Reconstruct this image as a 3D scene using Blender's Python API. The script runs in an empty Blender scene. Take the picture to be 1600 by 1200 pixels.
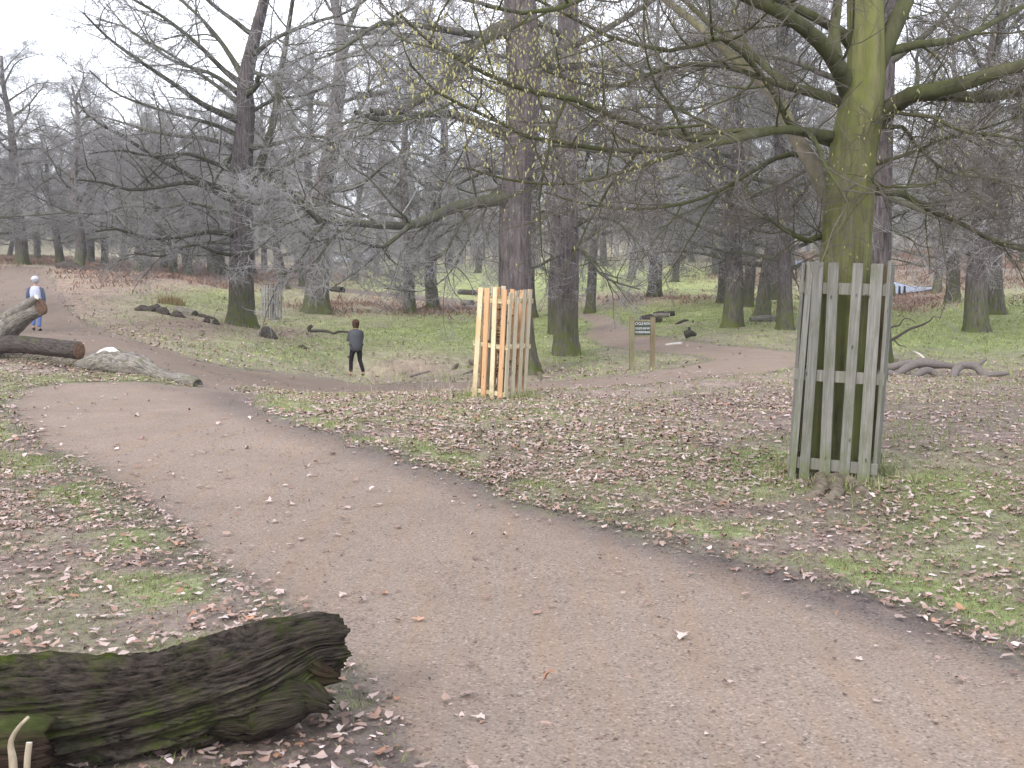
import bpy, bmesh, math, random
import numpy as np
from mathutils import Vector, Matrix, Euler
PI = math.pi
rad = math.radians
SC = bpy.context.scene
COL = SC.collection
random.seed(7)

# ------------------------------------------------------------------ camera
CAM_H = 1.6
F = 1600.0                       # focal length in photograph pixels (photo is 1600 wide)
TH = math.atan(150 / 1600)       # pitch down
cam_d = bpy.data.cameras.new('camera')
cam = bpy.data.objects.new('camera', cam_d)
COL.objects.link(cam)
cam.location = (0, 0, CAM_H)
cam.rotation_euler = (PI / 2 - TH, 0, 0)
cam_d.sensor_width = 36
cam_d.lens = 36
cam_d.clip_start = 0.05
cam_d.clip_end = 2000
SC.camera = cam

# ------------------------------------------------------------------ sky, sun, exposure
SUN_EL, SUN_AZ = rad(32), rad(215)      # azimuth measured clockwise from +Y: light comes from behind left
world = bpy.data.worlds.new('World')
SC.world = world
world.use_nodes = True
nt = world.node_tree
nt.nodes.clear()
out = nt.nodes.new('ShaderNodeOutputWorld')
bg = nt.nodes.new('ShaderNodeBackground')
bg.inputs['Strength'].default_value = 0.13
sky = nt.nodes.new('ShaderNodeTexSky')
sky.sky_type = 'NISHITA'
sky.sun_disc = False
sky.sun_elevation = SUN_EL
sky.sun_rotation = SUN_AZ
tc = nt.nodes.new('ShaderNodeTexCoord')
mp = nt.nodes.new('ShaderNodeMapping')
mp.inputs['Scale'].default_value = (1, 1, 2.4)
nz = nt.nodes.new('ShaderNodeTexNoise')
nz.inputs['Scale'].default_value = 2.6
nz.inputs['Detail'].default_value = 6
rp = nt.nodes.new('ShaderNodeValToRGB')
rp.color_ramp.elements[0].position = 0.33
rp.color_ramp.elements[0].color = (0.55, 0.55, 0.55, 1)
rp.color_ramp.elements[1].position = 0.52
rp.color_ramp.elements[1].color = (1, 1, 1, 1)
mx = nt.nodes.new('ShaderNodeMix')
mx.data_type = 'RGBA'
mx.inputs['B'].default_value = (10.7, 11.0, 12.1, 1)
nt.links.new(tc.outputs['Generated'], mp.inputs['Vector'])
nt.links.new(mp.outputs['Vector'], nz.inputs['Vector'])
nt.links.new(nz.outputs['Fac'], rp.inputs['Fac'])
nt.links.new(rp.outputs['Color'], mx.inputs['Factor'])
nt.links.new(sky.outputs['Color'], mx.inputs['A'])
nt.links.new(mx.outputs['Result'], bg.inputs['Color'])
nt.links.new(bg.outputs['Background'], out.inputs['Surface'])

sun_d = bpy.data.lights.new('sun', 'SUN')
sun_d.energy = 1.5
sun_d.angle = rad(10)
sun_d.color = (1.0, 0.95, 0.88)
sun = bpy.data.objects.new('sun', sun_d)
COL.objects.link(sun)
_sd = Vector((math.sin(SUN_AZ) * math.cos(SUN_EL), math.cos(SUN_AZ) * math.cos(SUN_EL), math.sin(SUN_EL)))
sun.rotation_euler = _sd.to_track_quat('Z', 'Y').to_euler()
sun.location = (-20, -20, 30)

SC.view_settings.view_transform = 'Standard'
SC.view_settings.look = 'None'
SC.view_settings.exposure = 0.7
SC.view_settings.gamma = 1
SC.view_settings.use_curve_mapping = False

# ------------------------------------------------------------------ projection helpers (photo pixel -> point on a chosen depth)
CT, ST = math.cos(TH), math.sin(TH)


def W(px, py, Y):
    dx = (px - 800) / F
    dy = (600 - py) / F
    y = CT + dy * ST
    z = -ST + dy * CT
    return Vector((dx / y * Y, Y, CAM_H + z / y * Y))


def project(x, y, z):
    zz = z - CAM_H
    d = np.maximum(y * CT - zz * ST, 0.05)
    u = y * ST + zz * CT
    return 800 + F * x / d, 600 - F * u / d


# ------------------------------------------------------------------ numpy noise
def _h(ix, iy, iz, s):
    n = (ix.astype(np.int64) * 374761393 + iy.astype(np.int64) * 668265263 + iz.astype(np.int64) * 2147483647 + s * 974634777) & 0xffffffff
    n = ((n ^ (n >> 13)) * 1274126177) & 0xffffffff
    n = (n ^ (n >> 16)) & 0xffffff
    return n / float(0xffffff)


def vnoise(x, y, z=None, s=0):
    x = np.asarray(x, float); y = np.asarray(y, float)
    if z is None:
        z = np.zeros_like(x)
    ix, iy, iz = np.floor(x), np.floor(y), np.floor(z)
    fx, fy, fz = x - ix, y - iy, z - iz
    fx = fx * fx * (3 - 2 * fx); fy = fy * fy * (3 - 2 * fy); fz = fz * fz * (3 - 2 * fz)
    r = 0
    for a in (0, 1):
        for b in (0, 1):
            for c in (0, 1):
                w = (fx if a else 1 - fx) * (fy if b else 1 - fy) * (fz if c else 1 - fz)
                r = r + w * _h(ix + a, iy + b, iz + c, s)
    return r


def vnoise2(x, y, s=0):
    ix, iy = np.floor(x), np.floor(y)
    fx, fy = x - ix, y - iy
    fx = fx * fx * (3 - 2 * fx); fy = fy * fy * (3 - 2 * fy)
    o = np.zeros_like(ix)
    return (_h(ix, iy, o, s) * (1 - fx) * (1 - fy) + _h(ix + 1, iy, o, s) * fx * (1 - fy)
            + _h(ix, iy + 1, o, s) * (1 - fx) * fy + _h(ix + 1, iy + 1, o, s) * fx * fy)


def fbm2(x, y, s=0, octv=4):
    r = 0; a = 0.5; t = 0
    for i in range(octv):
        r = r + a * vnoise2(x * 2 ** i + 17.3 * i, y * 2 ** i - 9.1 * i, s + i); t += a; a *= 0.5
    return r / t


def fbm3(x, y, z, s=0, octv=4):
    r = 0; a = 0.5; t = 0
    for i in range(octv):
        r = r + a * vnoise(x * 2 ** i + 17.3 * i, y * 2 ** i, z * 2 ** i, s + i); t += a; a *= 0.5
    return r / t


def sstep(a, b, x):
    t = np.clip((x - a) / (b - a), 0, 1)
    return t * t * (3 - 2 * t)


# ------------------------------------------------------------------ terrain: smooth surface through surveyed points
CTRL = []
for px in (-400, 200, 800, 1400, 2000):
    for Y in (-6, 1.5, 3.4, 6, 9.5):
        CTRL.append((px, Y, 0.0, True))
for a in [(20, 610, 16), (-200, 610, 16), (150, 598, 17.5), (310, 602, 18), (60, 558, 20), (200, 581, 18.7), (-200, 545, 20),
          (200, 535, 24), (300, 570, 23), (150, 520, 28), (57, 517, 33), (0, 480, 45), (0, 432, 60), (80, 430, 60), (-200, 430, 60),
          (200, 432, 62), (100, 415, 75), (-200, 405, 75), (280, 452, 54), (377, 508, 40), (250, 492, 40), (330, 545, 30), (430, 562, 28.5),
          (430, 500, 50), (495, 488, 55), (640, 490, 58), (680, 485, 60), (700, 474, 70), (600, 442, 85), (700, 450, 80),
          (500, 440, 90), (540, 412, 140), (557, 587, 31), (450, 596, 26), (620, 563, 34), (720, 540, 37),
          (400, 627, 15.3), (600, 628, 15.3), (740, 620, 17), (850, 617, 17.3), (740, 603, 23), (850, 600, 23), (640, 600, 25),
          (1000, 578, 27), (882, 554, 33), (1100, 552, 31), (1200, 563, 27), (1050, 533, 37), (970, 515, 44), (920, 492, 55),
          (1143, 510, 40), (1190, 494, 47), (1226, 516, 38), (1368, 567, 26), (1470, 578, 23.5), (1400, 592, 21.5),
          (1400, 642, 14.3), (1600, 645, 14.0), (1100, 620, 16.5), (1100, 590, 20), (1525, 518, 38), (1700, 520, 38), (1555, 491, 46),
          (1489, 473, 54), (1400, 482, 54), (1400, 460, 75), (1600, 452, 65), (1800, 450, 70), (1500, 422, 85), (1500, 395, 110),
          (1100, 466, 60), (1020, 466, 60), (1000, 442, 80), (950, 418, 110), (1200, 425, 90), (1270, 412, 100), (820, 432, 95)]:
    p = W(*a)
    CTRL.append((a[0], a[2], p.z, False))
for px in (-600, 0, 500, 1000, 1500, 2200):
    CTRL.append((px, 170, 8.5, True)); CTRL.append((px, 260, 17, True)); CTRL.append((px, 400, 26, True))


def warp(x, Y):
    d = np.maximum(Y, 0) + 9.0
    return 2.2 * x / d, np.log(d)


_cx = np.array([(c[0] - 800) / F * max(c[1], 2.0) for c in CTRL]); _cy = np.array([c[1] for c in CTRL], float)
_cz = np.array([c[2] for c in CTRL])
_u, _v = warp(_cx, _cy)


def _k(r2):
    return 0.5 * r2 * np.log(r2 + 1e-9)


_n = len(_u)
A = np.zeros((_n + 3, _n + 3))
A[:_n, :_n] = _k((_u[:, None] - _u[None]) ** 2 + (_v[:, None] - _v[None]) ** 2) + np.eye(_n) * 2e-3
A[:_n, _n] = 1; A[:_n, _n + 1] = _u; A[:_n, _n + 2] = _v
A[_n:, :_n] = A[:_n, _n:].T
_w = np.linalg.solve(A, np.concatenate([_cz, [0, 0, 0]]))


def _hraw(x, y):
    x = np.asarray(x, float); y = np.asarray(y, float)
    sh = x.shape; x = x.ravel(); y = y.ravel(); r = np.empty_like(x)
    for i in range(0, len(x), 60000):
        u, v = warp(x[i:i + 60000], y[i:i + 60000])
        r[i:i + 60000] = _k((u[:, None] - _u[None]) ** 2 + (v[:, None] - _v[None]) ** 2) @ _w[:_n] + _w[_n] + _w[_n + 1] * u + _w[_n + 2] * v
    return r.reshape(sh)


DITCH = [W(560, 575, 33), W(625, 570, 32), W(670, 562, 31.5), (W(720, 552, 32.5)), W(780, 540, 35)]


def segdist(x, y, pts):
    d = np.full(x.shape, 1e9)
    for a, b in zip(pts[:-1], pts[1:]):
        vx, vy = b[0] - a[0], b[1] - a[1]
        t = np.clip(((x - a[0]) * vx + (y - a[1]) * vy) / (vx * vx + vy * vy + 1e-12), 0, 1)
        d = np.minimum(d, np.hypot(x - a[0] - t * vx, y - a[1] - t * vy))
    return d


def hts(x, y):
    x = np.asarray(x, float); y = np.asarray(y, float)
    h = _hraw(x, y)
    dd = segdist(x, y, DITCH)
    h = h - 0.55 * np.exp(-(dd / 1.0) ** 2) * sstep(3.5, 0, dd)
    h = h + (fbm2(x * 0.9, y * 0.9, 3, 4) - 0.5) * 0.10 * sstep(2, 12, y)
    return h


def hz(x, y):
    return float(hts(np.array([x]), np.array([y]))[0])


def hit(px, py, Y0=2.0, Y1=300.0):
    Ys = np.exp(np.linspace(math.log(Y0), math.log(Y1), 1500))
    dx = (px - 800) / F; dy = (600 - py) / F; yy = CT + dy * ST; zz = -ST + dy * CT
    xs = dx / yy * Ys; zs = CAM_H + zz / yy * Ys
    g = hts(xs, Ys)
    i = int(np.argmax(zs < g)) if (zs < g).any() else len(Ys) - 1
    return Vector((xs[i], Ys[i], g[i]))


def on(px, Y, dz=0.0):
    """point on the ground at depth Y in the direction of photo column px"""
    x = (px - 800) / F * Y
    z = hz(x, Y)
    for _ in range(2):
        d = Y * CT - (z - CAM_H) * ST
        x = (px - 800) / F * d
        z = hz(x, Y)
    return Vector((x, Y, z + dz))


# ------------------------------------------------------------------ mesh helpers
def mesh_np(name, V, faces, mats=(), midx=None, smooth=True, col=None):
    """faces: list of int arrays (n,k)"""
    me = bpy.data.meshes.new(name)
    V = np.asarray(V, np.float32)
    faces = [np.asarray(f, np.int32) for f in faces if len(f)]
    me.vertices.add(len(V)); me.vertices.foreach_set('co', V.ravel())
    tot = np.concatenate([np.full(len(f), f.shape[1], np.int32) for f in faces])
    lp = np.concatenate([f.ravel() for f in faces])
    st = np.concatenate([[0], np.cumsum(tot)[:-1]]).astype(np.int32)
    me.loops.add(len(lp)); me.loops.foreach_set('vertex_index', lp)
    me.polygons.add(len(tot)); me.polygons.foreach_set('loop_start', st); me.polygons.foreach_set('loop_total', tot)
    if midx is not None:
        me.polygons.foreach_set('material_index', np.asarray(midx, np.int32))
    me.polygons.foreach_set('use_smooth', np.full(len(tot), smooth, bool))
    for m in mats:
        me.materials.append(m)
    if col is not None:
        at = me.color_attributes.new('Col', 'FLOAT_COLOR', 'POINT')
        c = np.ones((len(V), 4), np.float32); c[:, :3] = col
        at.data.foreach_set('color', c.ravel())
    me.update(calc_edges=True)
    return me


def link(name, me, parent=None, loc=None):
    o = bpy.data.objects.new(name, me)
    COL.objects.link(o)
    if parent is not None:
        o.parent = parent
    if loc is not None:
        o.location = loc
    return o


def empty(name, loc, rz=0.0):
    o = bpy.data.objects.new(name, None)
    o.empty_display_size = 0.3
    COL.objects.link(o)
    o.location = loc
    o.rotation_euler = (0, 0, rz)
    return o


def tag(o, label=None, cat=None, group=None, kind=None):
    if label: o['label'] = label
    if cat: o['category'] = cat
    if group: o['group'] = group
    if kind: o['kind'] = kind
    return o


def tube_arr(P, R, S, prof=None):
    """P (N,K,3) R (N,K) -> verts, quads"""
    P = np.asarray(P, float); R = np.asarray(R, float)
    N, K, _ = P.shape
    T = np.gradient(P, axis=1)
    T /= np.linalg.norm(T, axis=2, keepdims=True) + 1e-9
    mt = T.mean(1); ax = np.argmin(np.abs(mt), axis=1)
    ref = np.eye(3)[ax][:, None, :].repeat(K, 1)
    n1 = np.cross(T, ref); n1 /= np.linalg.norm(n1, axis=2, keepdims=True) + 1e-9
    n2 = np.cross(T, n1)
    a = np.arange(S) / S * 2 * PI
    ca, sa = np.cos(a), np.sin(a)
    rr = R[:, :, None]
    if prof is not None:
        rr = rr * prof
    V = P[:, :, None, :] + rr[..., None] * (ca[None, None, :, None] * n1[:, :, None, :] + sa[None, None, :, None] * n2[:, :, None, :])
    V = V.reshape(-1, 3)
    b = (np.arange(N)[:, None, None] * K + np.arange(K - 1)[None, :, None]) * S
    j = np.arange(S)[None, None, :]
    j2 = (j + 1) % S
    Q = np.stack([b + j, b + j2, b + S + j2, b + S + j], -1).reshape(-1, 4)
    return V, Q


def resample(pts, K):
    """pts: list of (x,y,z,r) -> smooth (K,3),(K,)"""
    p = np.array(pts, float)
    d = np.concatenate([[0], np.cumsum(np.linalg.norm(np.diff(p[:, :3], axis=0), axis=1))])
    # catmull-rom style densify then linear
    q = []
    for i in range(len(p) - 1):
        p0 = p[max(i - 1, 0)]; p1 = p[i]; p2 = p[i + 1]; p3 = p[min(i + 2, len(p) - 1)]
        for t in np.linspace(0, 1, 6, endpoint=False):
            q.append(0.5 * ((2 * p1) + (-p0 + p2) * t + (2 * p0 - 5 * p1 + 4 * p2 - p3) * t * t + (-p0 + 3 * p1 - 3 * p2 + p3) * t ** 3))
    q.append(p[-1]); q = np.array(q)
    d = np.concatenate([[0], np.cumsum(np.linalg.norm(np.diff(q[:, :3], axis=0), axis=1))])
    s = np.linspace(0, d[-1], K)
    r = np.stack([np.interp(s, d, q[:, k]) for k in range(4)], 1)
    return r[:, :3], np.maximum(r[:, 3], 0.001)


def bm_obj(name, bm, mat, parent=None, smooth=False):
    me = bpy.data.meshes.new(name)
    bm.to_mesh(me); bm.free()
    me.materials.append(mat)
    if smooth:
        me.polygons.foreach_set('use_smooth', [True] * len(me.polygons))
    return link(name, me, parent)


def box_bm(sx, sy, sz, bev=0.0, zc=False):
    bm = bmesh.new()
    bmesh.ops.create_cube(bm, size=1)
    for v in bm.verts:
        v.co = Vector((v.co.x * sx, v.co.y * sy, (v.co.z + (0 if zc else 0.5)) * sz))
    if bev:
        bmesh.ops.bevel(bm, geom=bm.edges[:], offset=bev, segments=1, affect='EDGES')
    return bm


# ------------------------------------------------------------------ materials
def new_mat(name):
    m = bpy.data.materials.new(name); m.use_nodes = True
    n = m.node_tree.nodes; l = m.node_tree.links
    b = n['Principled BSDF']
    b.inputs['Specular IOR Level'].default_value = 0.06
    return m, n, l, b


def _noise(n, l, vec, scale, detail=5, rough=0.6):
    t = n.new('ShaderNodeTexNoise'); t.inputs['Scale'].default_value = scale
    t.inputs['Detail'].default_value = detail; t.inputs['Roughness'].default_value = rough
    if vec is not None: l.new(vec, t.inputs['Vector'])
    return t


def _ramp(n, l, fac, stops):
    r = n.new('ShaderNodeValToRGB')
    e = r.color_ramp.elements
    while len(e) < len(stops): e.new(0.5)
    for i, (p, c) in enumerate(stops):
        e[i].position = p; e[i].color = (c, c, c, 1) if isinstance(c, (int, float)) else (*c, 1)
    l.new(fac, r.inputs['Fac'])
    return r


def _mix(n, l, fac, a, b, mode='MIX'):
    m = n.new('ShaderNodeMix'); m.data_type = 'RGBA'; m.blend_type = mode
    for s, v in (('Factor', fac), ('A', a), ('B', b)):
        if hasattr(v, 'links'): l.new(v, m.inputs[s])
        elif isinstance(v, (int, float)): m.inputs[s].default_value = v
        else: m.inputs[s].default_value = (*v, 1)
    return m.outputs['Result']


def _map(n, l, vec, sc):
    m = n.new('ShaderNodeMapping'); m.inputs['Scale'].default_value = sc
    l.new(vec, m.inputs['Vector']); return m.outputs['Vector']


def simple(name, c1, c2, scale=8, rough=0.85, bump=0.2, stretch=(1, 1, 1), dist=0.01, spec=0.06, rand=0.0):
    m, n, l, b = new_mat(name)
    tc = n.new('ShaderNodeTexCoord')
    v = _map(n, l, tc.outputs['Object'], stretch)
    t = _noise(n, l, v, scale)
    r = _ramp(n, l, t.outputs['Fac'], [(0.3, c1), (0.7, c2)])
    c = r.outputs['Color']
    if rand:
        oi = n.new('ShaderNodeObjectInfo')
        rr = _ramp(n, l, oi.outputs['Random'], [(0, 1 - rand), (1, 1.0)])
        c = _mix(n, l, 1.0, c, rr.outputs['Color'], 'MULTIPLY')
    l.new(c, b.inputs['Base Color'])
    b.inputs['Roughness'].default_value = rough
    b.inputs['Specular IOR Level'].default_value = spec
    if bump:
        t2 = _noise(n, l, v, scale * 3)
        bp = n.new('ShaderNodeBump'); bp.inputs['Strength'].default_value = bump; bp.inputs['Distance'].default_value = dist
        l.new(t2.outputs['Fac'], bp.inputs['Height']); l.new(bp.outputs['Normal'], b.inputs['Normal'])
    return m


def bark(name, dark, light, moss=(0.10, 0.13, 0.03), base_moss=1.0, up_moss=0.6, ridge=16, bdist=0.04, moss_all=0.0, rand=0.25, mstr=(1, 1, 1), msc=3.0):
    m, n, l, b = new_mat(name)
    tc = n.new('ShaderNodeTexCoord')
    v = _map(n, l, tc.outputs['Object'], (1, 1, 0.14))
    t = _noise(n, l, v, ridge, 6, 0.65)
    r = _ramp(n, l, t.outputs['Fac'], [(0.34, dark), (0.62, light)])
    v2 = _noise(n, l, tc.outputs['Object'], 1.3, 4)
    r2 = _ramp(n, l, v2.outputs['Fac'], [(0.3, 0.72), (0.7, 1.15)])
    c = _mix(n, l, 1.0, r.outputs['Color'], r2.outputs['Color'], 'MULTIPLY')
    # moss: thick near the foot, and on upward faces
    sp = n.new('ShaderNodeSeparateXYZ'); l.new(tc.outputs['Object'], sp.inputs[0])
    mr = n.new('ShaderNodeMapRange'); mr.inputs['From Min'].default_value = 2.2; mr.inputs['From Max'].default_value = 0.1
    mr.inputs['To Max'].default_value = base_moss
    l.new(sp.outputs['Z'], mr.inputs['Value'])
    ge = n.new('ShaderNodeNewGeometry'); sn = n.new('ShaderNodeSeparateXYZ'); l.new(ge.outputs['Normal'], sn.inputs[0])
    mu = n.new('ShaderNodeMapRange'); mu.inputs['From Min'].default_value = 0.1; mu.inputs['From Max'].default_value = 0.8
    mu.inputs['To Max'].default_value = up_moss
    l.new(sn.outputs['Z'], mu.inputs['Value'])
    ad = n.new('ShaderNodeMath'); ad.operation = 'MAXIMUM'; l.new(mr.outputs[0], ad.inputs[0]); l.new(mu.outputs[0], ad.inputs[1])
    ad2 = n.new('ShaderNodeMath'); ad2.operation = 'MAXIMUM'; l.new(ad.outputs[0], ad2.inputs[0]); ad2.inputs[1].default_value = moss_all
    mn = _noise(n, l, _map(n, l, tc.outputs['Object'], mstr), msc, 6, 0.7)
    mnr = _ramp(n, l, mn.outputs['Fac'], [(0.36, 0.0), (0.6, 1.0)])
    mm = n.new('ShaderNodeMath'); mm.operation = 'MULTIPLY'; l.new(ad2.outputs[0], mm.inputs[0]); l.new(mnr.outputs['Color'], mm.inputs[1])
    c = _mix(n, l, mm.outputs[0], c, moss)
    if rand:
        oi = n.new('ShaderNodeObjectInfo')
        rr = _ramp(n, l, oi.outputs['Random'], [(0, 1 - rand), (1, 1.0 + rand * 0.5)])
        c = _mix(n, l, 1.0, c, rr.outputs['Color'], 'MULTIPLY')
    l.new(c, b.inputs['Base Color'])
    b.inputs['Roughness'].default_value = 0.92
    bp = n.new('ShaderNodeBump'); bp.inputs['Strength'].default_value = 0.9; bp.inputs['Distance'].default_value = bdist
    l.new(t.outputs['Fac'], bp.inputs['Height']); l.new(bp.outputs['Normal'], b.inputs['Normal'])
    return m


def vcol_mat(name, rough=0.8, trans=0.0, noise=0.0):
    m, n, l, b = new_mat(name)
    a = n.new('ShaderNodeVertexColor'); a.layer_name = 'Col'
    c = a.outputs['Color']
    if noise:
        tc = n.new('ShaderNodeTexCoord')
        t = _noise(n, l, tc.outputs['Object'], noise, 3)
        r = _ramp(n, l, t.outputs['Fac'], [(0.3, 0.75), (0.7, 1.15)])
        c = _mix(n, l, 1.0, c, r.outputs['Color'], 'MULTIPLY')
    l.new(c, b.inputs['Base Color'])
    b.inputs['Roughness'].default_value = rough
    return m


M = {}
M['oak'] = bark('oak_bark', (0.055, 0.046, 0.045), (0.175, 0.150, 0.148), moss=(0.105, 0.125, 0.03), base_moss=1.0, up_moss=0.85)
M['oak_limb'] = bark('limb_bark', (0.055, 0.050, 0.046), (0.15, 0.135, 0.125), moss=(0.095, 0.11, 0.04), base_moss=0.0, up_moss=0.8, ridge=9, bdist=0.02, moss_all=0.45)
M['twig'] = simple('twig_bark', (0.23, 0.222, 0.218), (0.40, 0.385, 0.375), scale=2.0, bump=0, rand=0.2)
M['hornbeam'] = bark('hornbeam_bark', (0.07, 0.068, 0.035), (0.19, 0.175, 0.10), moss=(0.140, 0.155, 0.045), base_moss=0.85, up_moss=0.8, ridge=16, bdist=0.025, moss_all=0.85, rand=0, mstr=(1, 1, .12), msc=9.0)
M['hornbeam_limb'] = bark('hornbeam_limb_bark', (0.045, 0.043, 0.03), (0.10, 0.095, 0.06), moss=(0.072, 0.082, 0.026), base_moss=0, up_moss=0.9, ridge=8, bdist=0.008, moss_all=0.6, rand=0)
M['smooth_limb'] = bark('smooth_limb_bark', (0.12, 0.10, 0.08), (0.27, 0.23, 0.19), moss=(0.14, 0.15, 0.05), base_moss=0, up_moss=0.7, ridge=6, bdist=0.01, moss_all=0.5, rand=0)
M['htwig'] = simple('hornbeam_twig_bark', (0.075, 0.065, 0.055), (0.17, 0.15, 0.13), scale=3.0, bump=0)
M['catkin'] = simple('catkin_yellow_green', (0.24, 0.23, 0.09), (0.42, 0.40, 0.20), scale=14, bump=0)

# ------------------------------------------------------------------ branch growth
def spawn(P, R, m, t0, t1, ratio, ang, K, rng, grav=0.0, wig=0.12, rmax=0.65, rc=0.016, rmin=0.003, flat=1.0, lmin=0.15, taper=0.25, tpow=0.5, maxlen=99):
    N, Kp, _ = P.shape
    Lp = np.linalg.norm(np.diff(P, axis=1), axis=2).sum(1)
    t = t0 + (t1 - t0) * (np.arange(m)[None, :] + rng.random((N, m))) / m
    f = t * (Kp - 1); i = np.minimum(f.astype(int), Kp - 2); fr = (f - i)[..., None]
    n = np.arange(N)[:, None]
    A0, B0 = P[n, i], P[n, i + 1]
    pos = A0 * (1 - fr) + B0 * fr
    T = B0 - A0; T /= np.linalg.norm(T, axis=2, keepdims=True) + 1e-9
    rad_ = R[n, i] * (1 - fr[..., 0]) + R[n, i + 1] * fr[..., 0]
    rnd = rng.normal(size=(N, m, 3)); rnd[..., 2] *= flat
    pr = rnd - (rnd * T).sum(2, keepdims=True) * T
    pr /= np.linalg.norm(pr, axis=2, keepdims=True) + 1e-9
    a = ang * (0.65 + 0.7 * rng.random((N, m, 1)))
    D = T * np.cos(a) + pr * np.sin(a)
    L = Lp[:, None] * ratio * (1.15 - tpow * t) * (0.55 + 0.75 * rng.random((N, m)))
    L = np.clip(L, lmin, maxlen)
    r0 = np.maximum(np.minimum(rad_ * rmax, L * rc + 0.001), rmin)
    pos = pos.reshape(-1, 3); D = D.reshape(-1, 3); L = L.reshape(-1); r0 = r0.reshape(-1)
    Q = np.empty((len(L), K, 3)); Q[:, 0] = pos
    for k in range(1, K):
        D = D + rng.normal(size=D.shape) * wig
        D[:, 2] += grav
        D /= np.linalg.norm(D, axis=1, keepdims=True) + 1e-9
        Q[:, k] = Q[:, k - 1] + D * (L / (K - 1))[:, None]
    s = np.linspace(0, 1, K)[None]
    RR = r0[:, None] * (1 - (1 - taper) * s)
    RR = np.maximum(RR, rmin * 0.6)
    return Q, RR


def trunk_arrays(pts, K=26, S=28, flare=0.9, flutes=5, seed=0, lump=0.05):
    P, R = resample(pts, K)
    z0 = P[0, 2]
    rel = P[:, 2] - z0
    a = np.arange(S) / S * 2 * PI
    fl = flare * np.exp(-rel / 0.42)
    ph = seed * 1.7
    but = 0.5 + 0.5 * np.cos(flutes * a + ph + 0.8 * np.sin(2 * a + ph))
    prof = 1 + fl[:, None] * (0.45 + 0.9 * but[None]) * 0.6 + 0.035 * np.cos(flutes * a[None] + ph + 0.3 * rel[:, None])
    nn = fbm3(np.cos(a)[None] * 1.3 + rel[:, None] * 0, np.sin(a)[None] * 1.3 + rel[:, None] * 0, rel[:, None] * 0.8 + 0 * a[None], seed, 3)
    prof = prof + lump * 2.2 * (nn - 0.5)
    return P, R, tube_arr(P[None], R[None], S, prof[None])


def crown_mesh(name, levels, mats):
    """levels: list of (P,R,S,slot)"""
    V = []; Qs = []; mi = []; o = 0
    for P, R, S, sl in levels:
        v, q = tube_arr(P, R, S)
        V.append(v); Qs.append(q + o); o += len(v); mi.append(np.full(len(q), sl))
    return mesh_np(name, np.concatenate(V), [np.concatenate(Qs)], mats, np.concatenate(mi))


def auto_limbs(Pt, Rt, rng, n, t0, t1, l_low, l_top, K=9):
    """limbs off a trunk polyline (1,K,3)"""
    L = []
    H = len(Pt) - 1
    az = rng.random() * 6.28
    for i in range(n):
        t = t0 + (t1 - t0) * (i + rng.random() * 0.8) / n
        f = t * H; k = min(int(f), H - 1); fr = f - k
        p = Pt[k] * (1 - fr) + Pt[k + 1] * fr
        r = Rt[k] * (1 - fr) + Rt[k + 1] * fr
        az += 2.4 + rng.normal() * 0.5
        s = (t - t0) / (t1 - t0)
        el = rad(4 + 50 * s ** 1.2 + rng.normal() * 9)
        ln = (l_low * (1 - s) + l_top * s) * (0.7 + 0.5 * rng.random())
        d = np.array([math.cos(az) * math.cos(el), math.sin(az) * math.cos(el), math.sin(el)])
        q = [p]
        for j in range(1, K):
            d = d + rng.normal(size=3) * np.array([0.17, 0.17, 0.14])
            if s < 0.45:
                d[2] += (0.05 if j < K * 0.4 else -0.05)
            else:
                d[2] += 0.04
            d = d / np.linalg.norm(d)
            q.append(q[-1] + d * ln / (K - 1))
        r0 = min(r * 0.6, 0.013 * ln + 0.035)
        L.append((np.array(q), r0 * (1 - 0.82 * np.linspace(0, 1, K) ** 0.8)))
    return np.array([a for a, b in L]), np.array([b for a, b in L])


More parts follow.
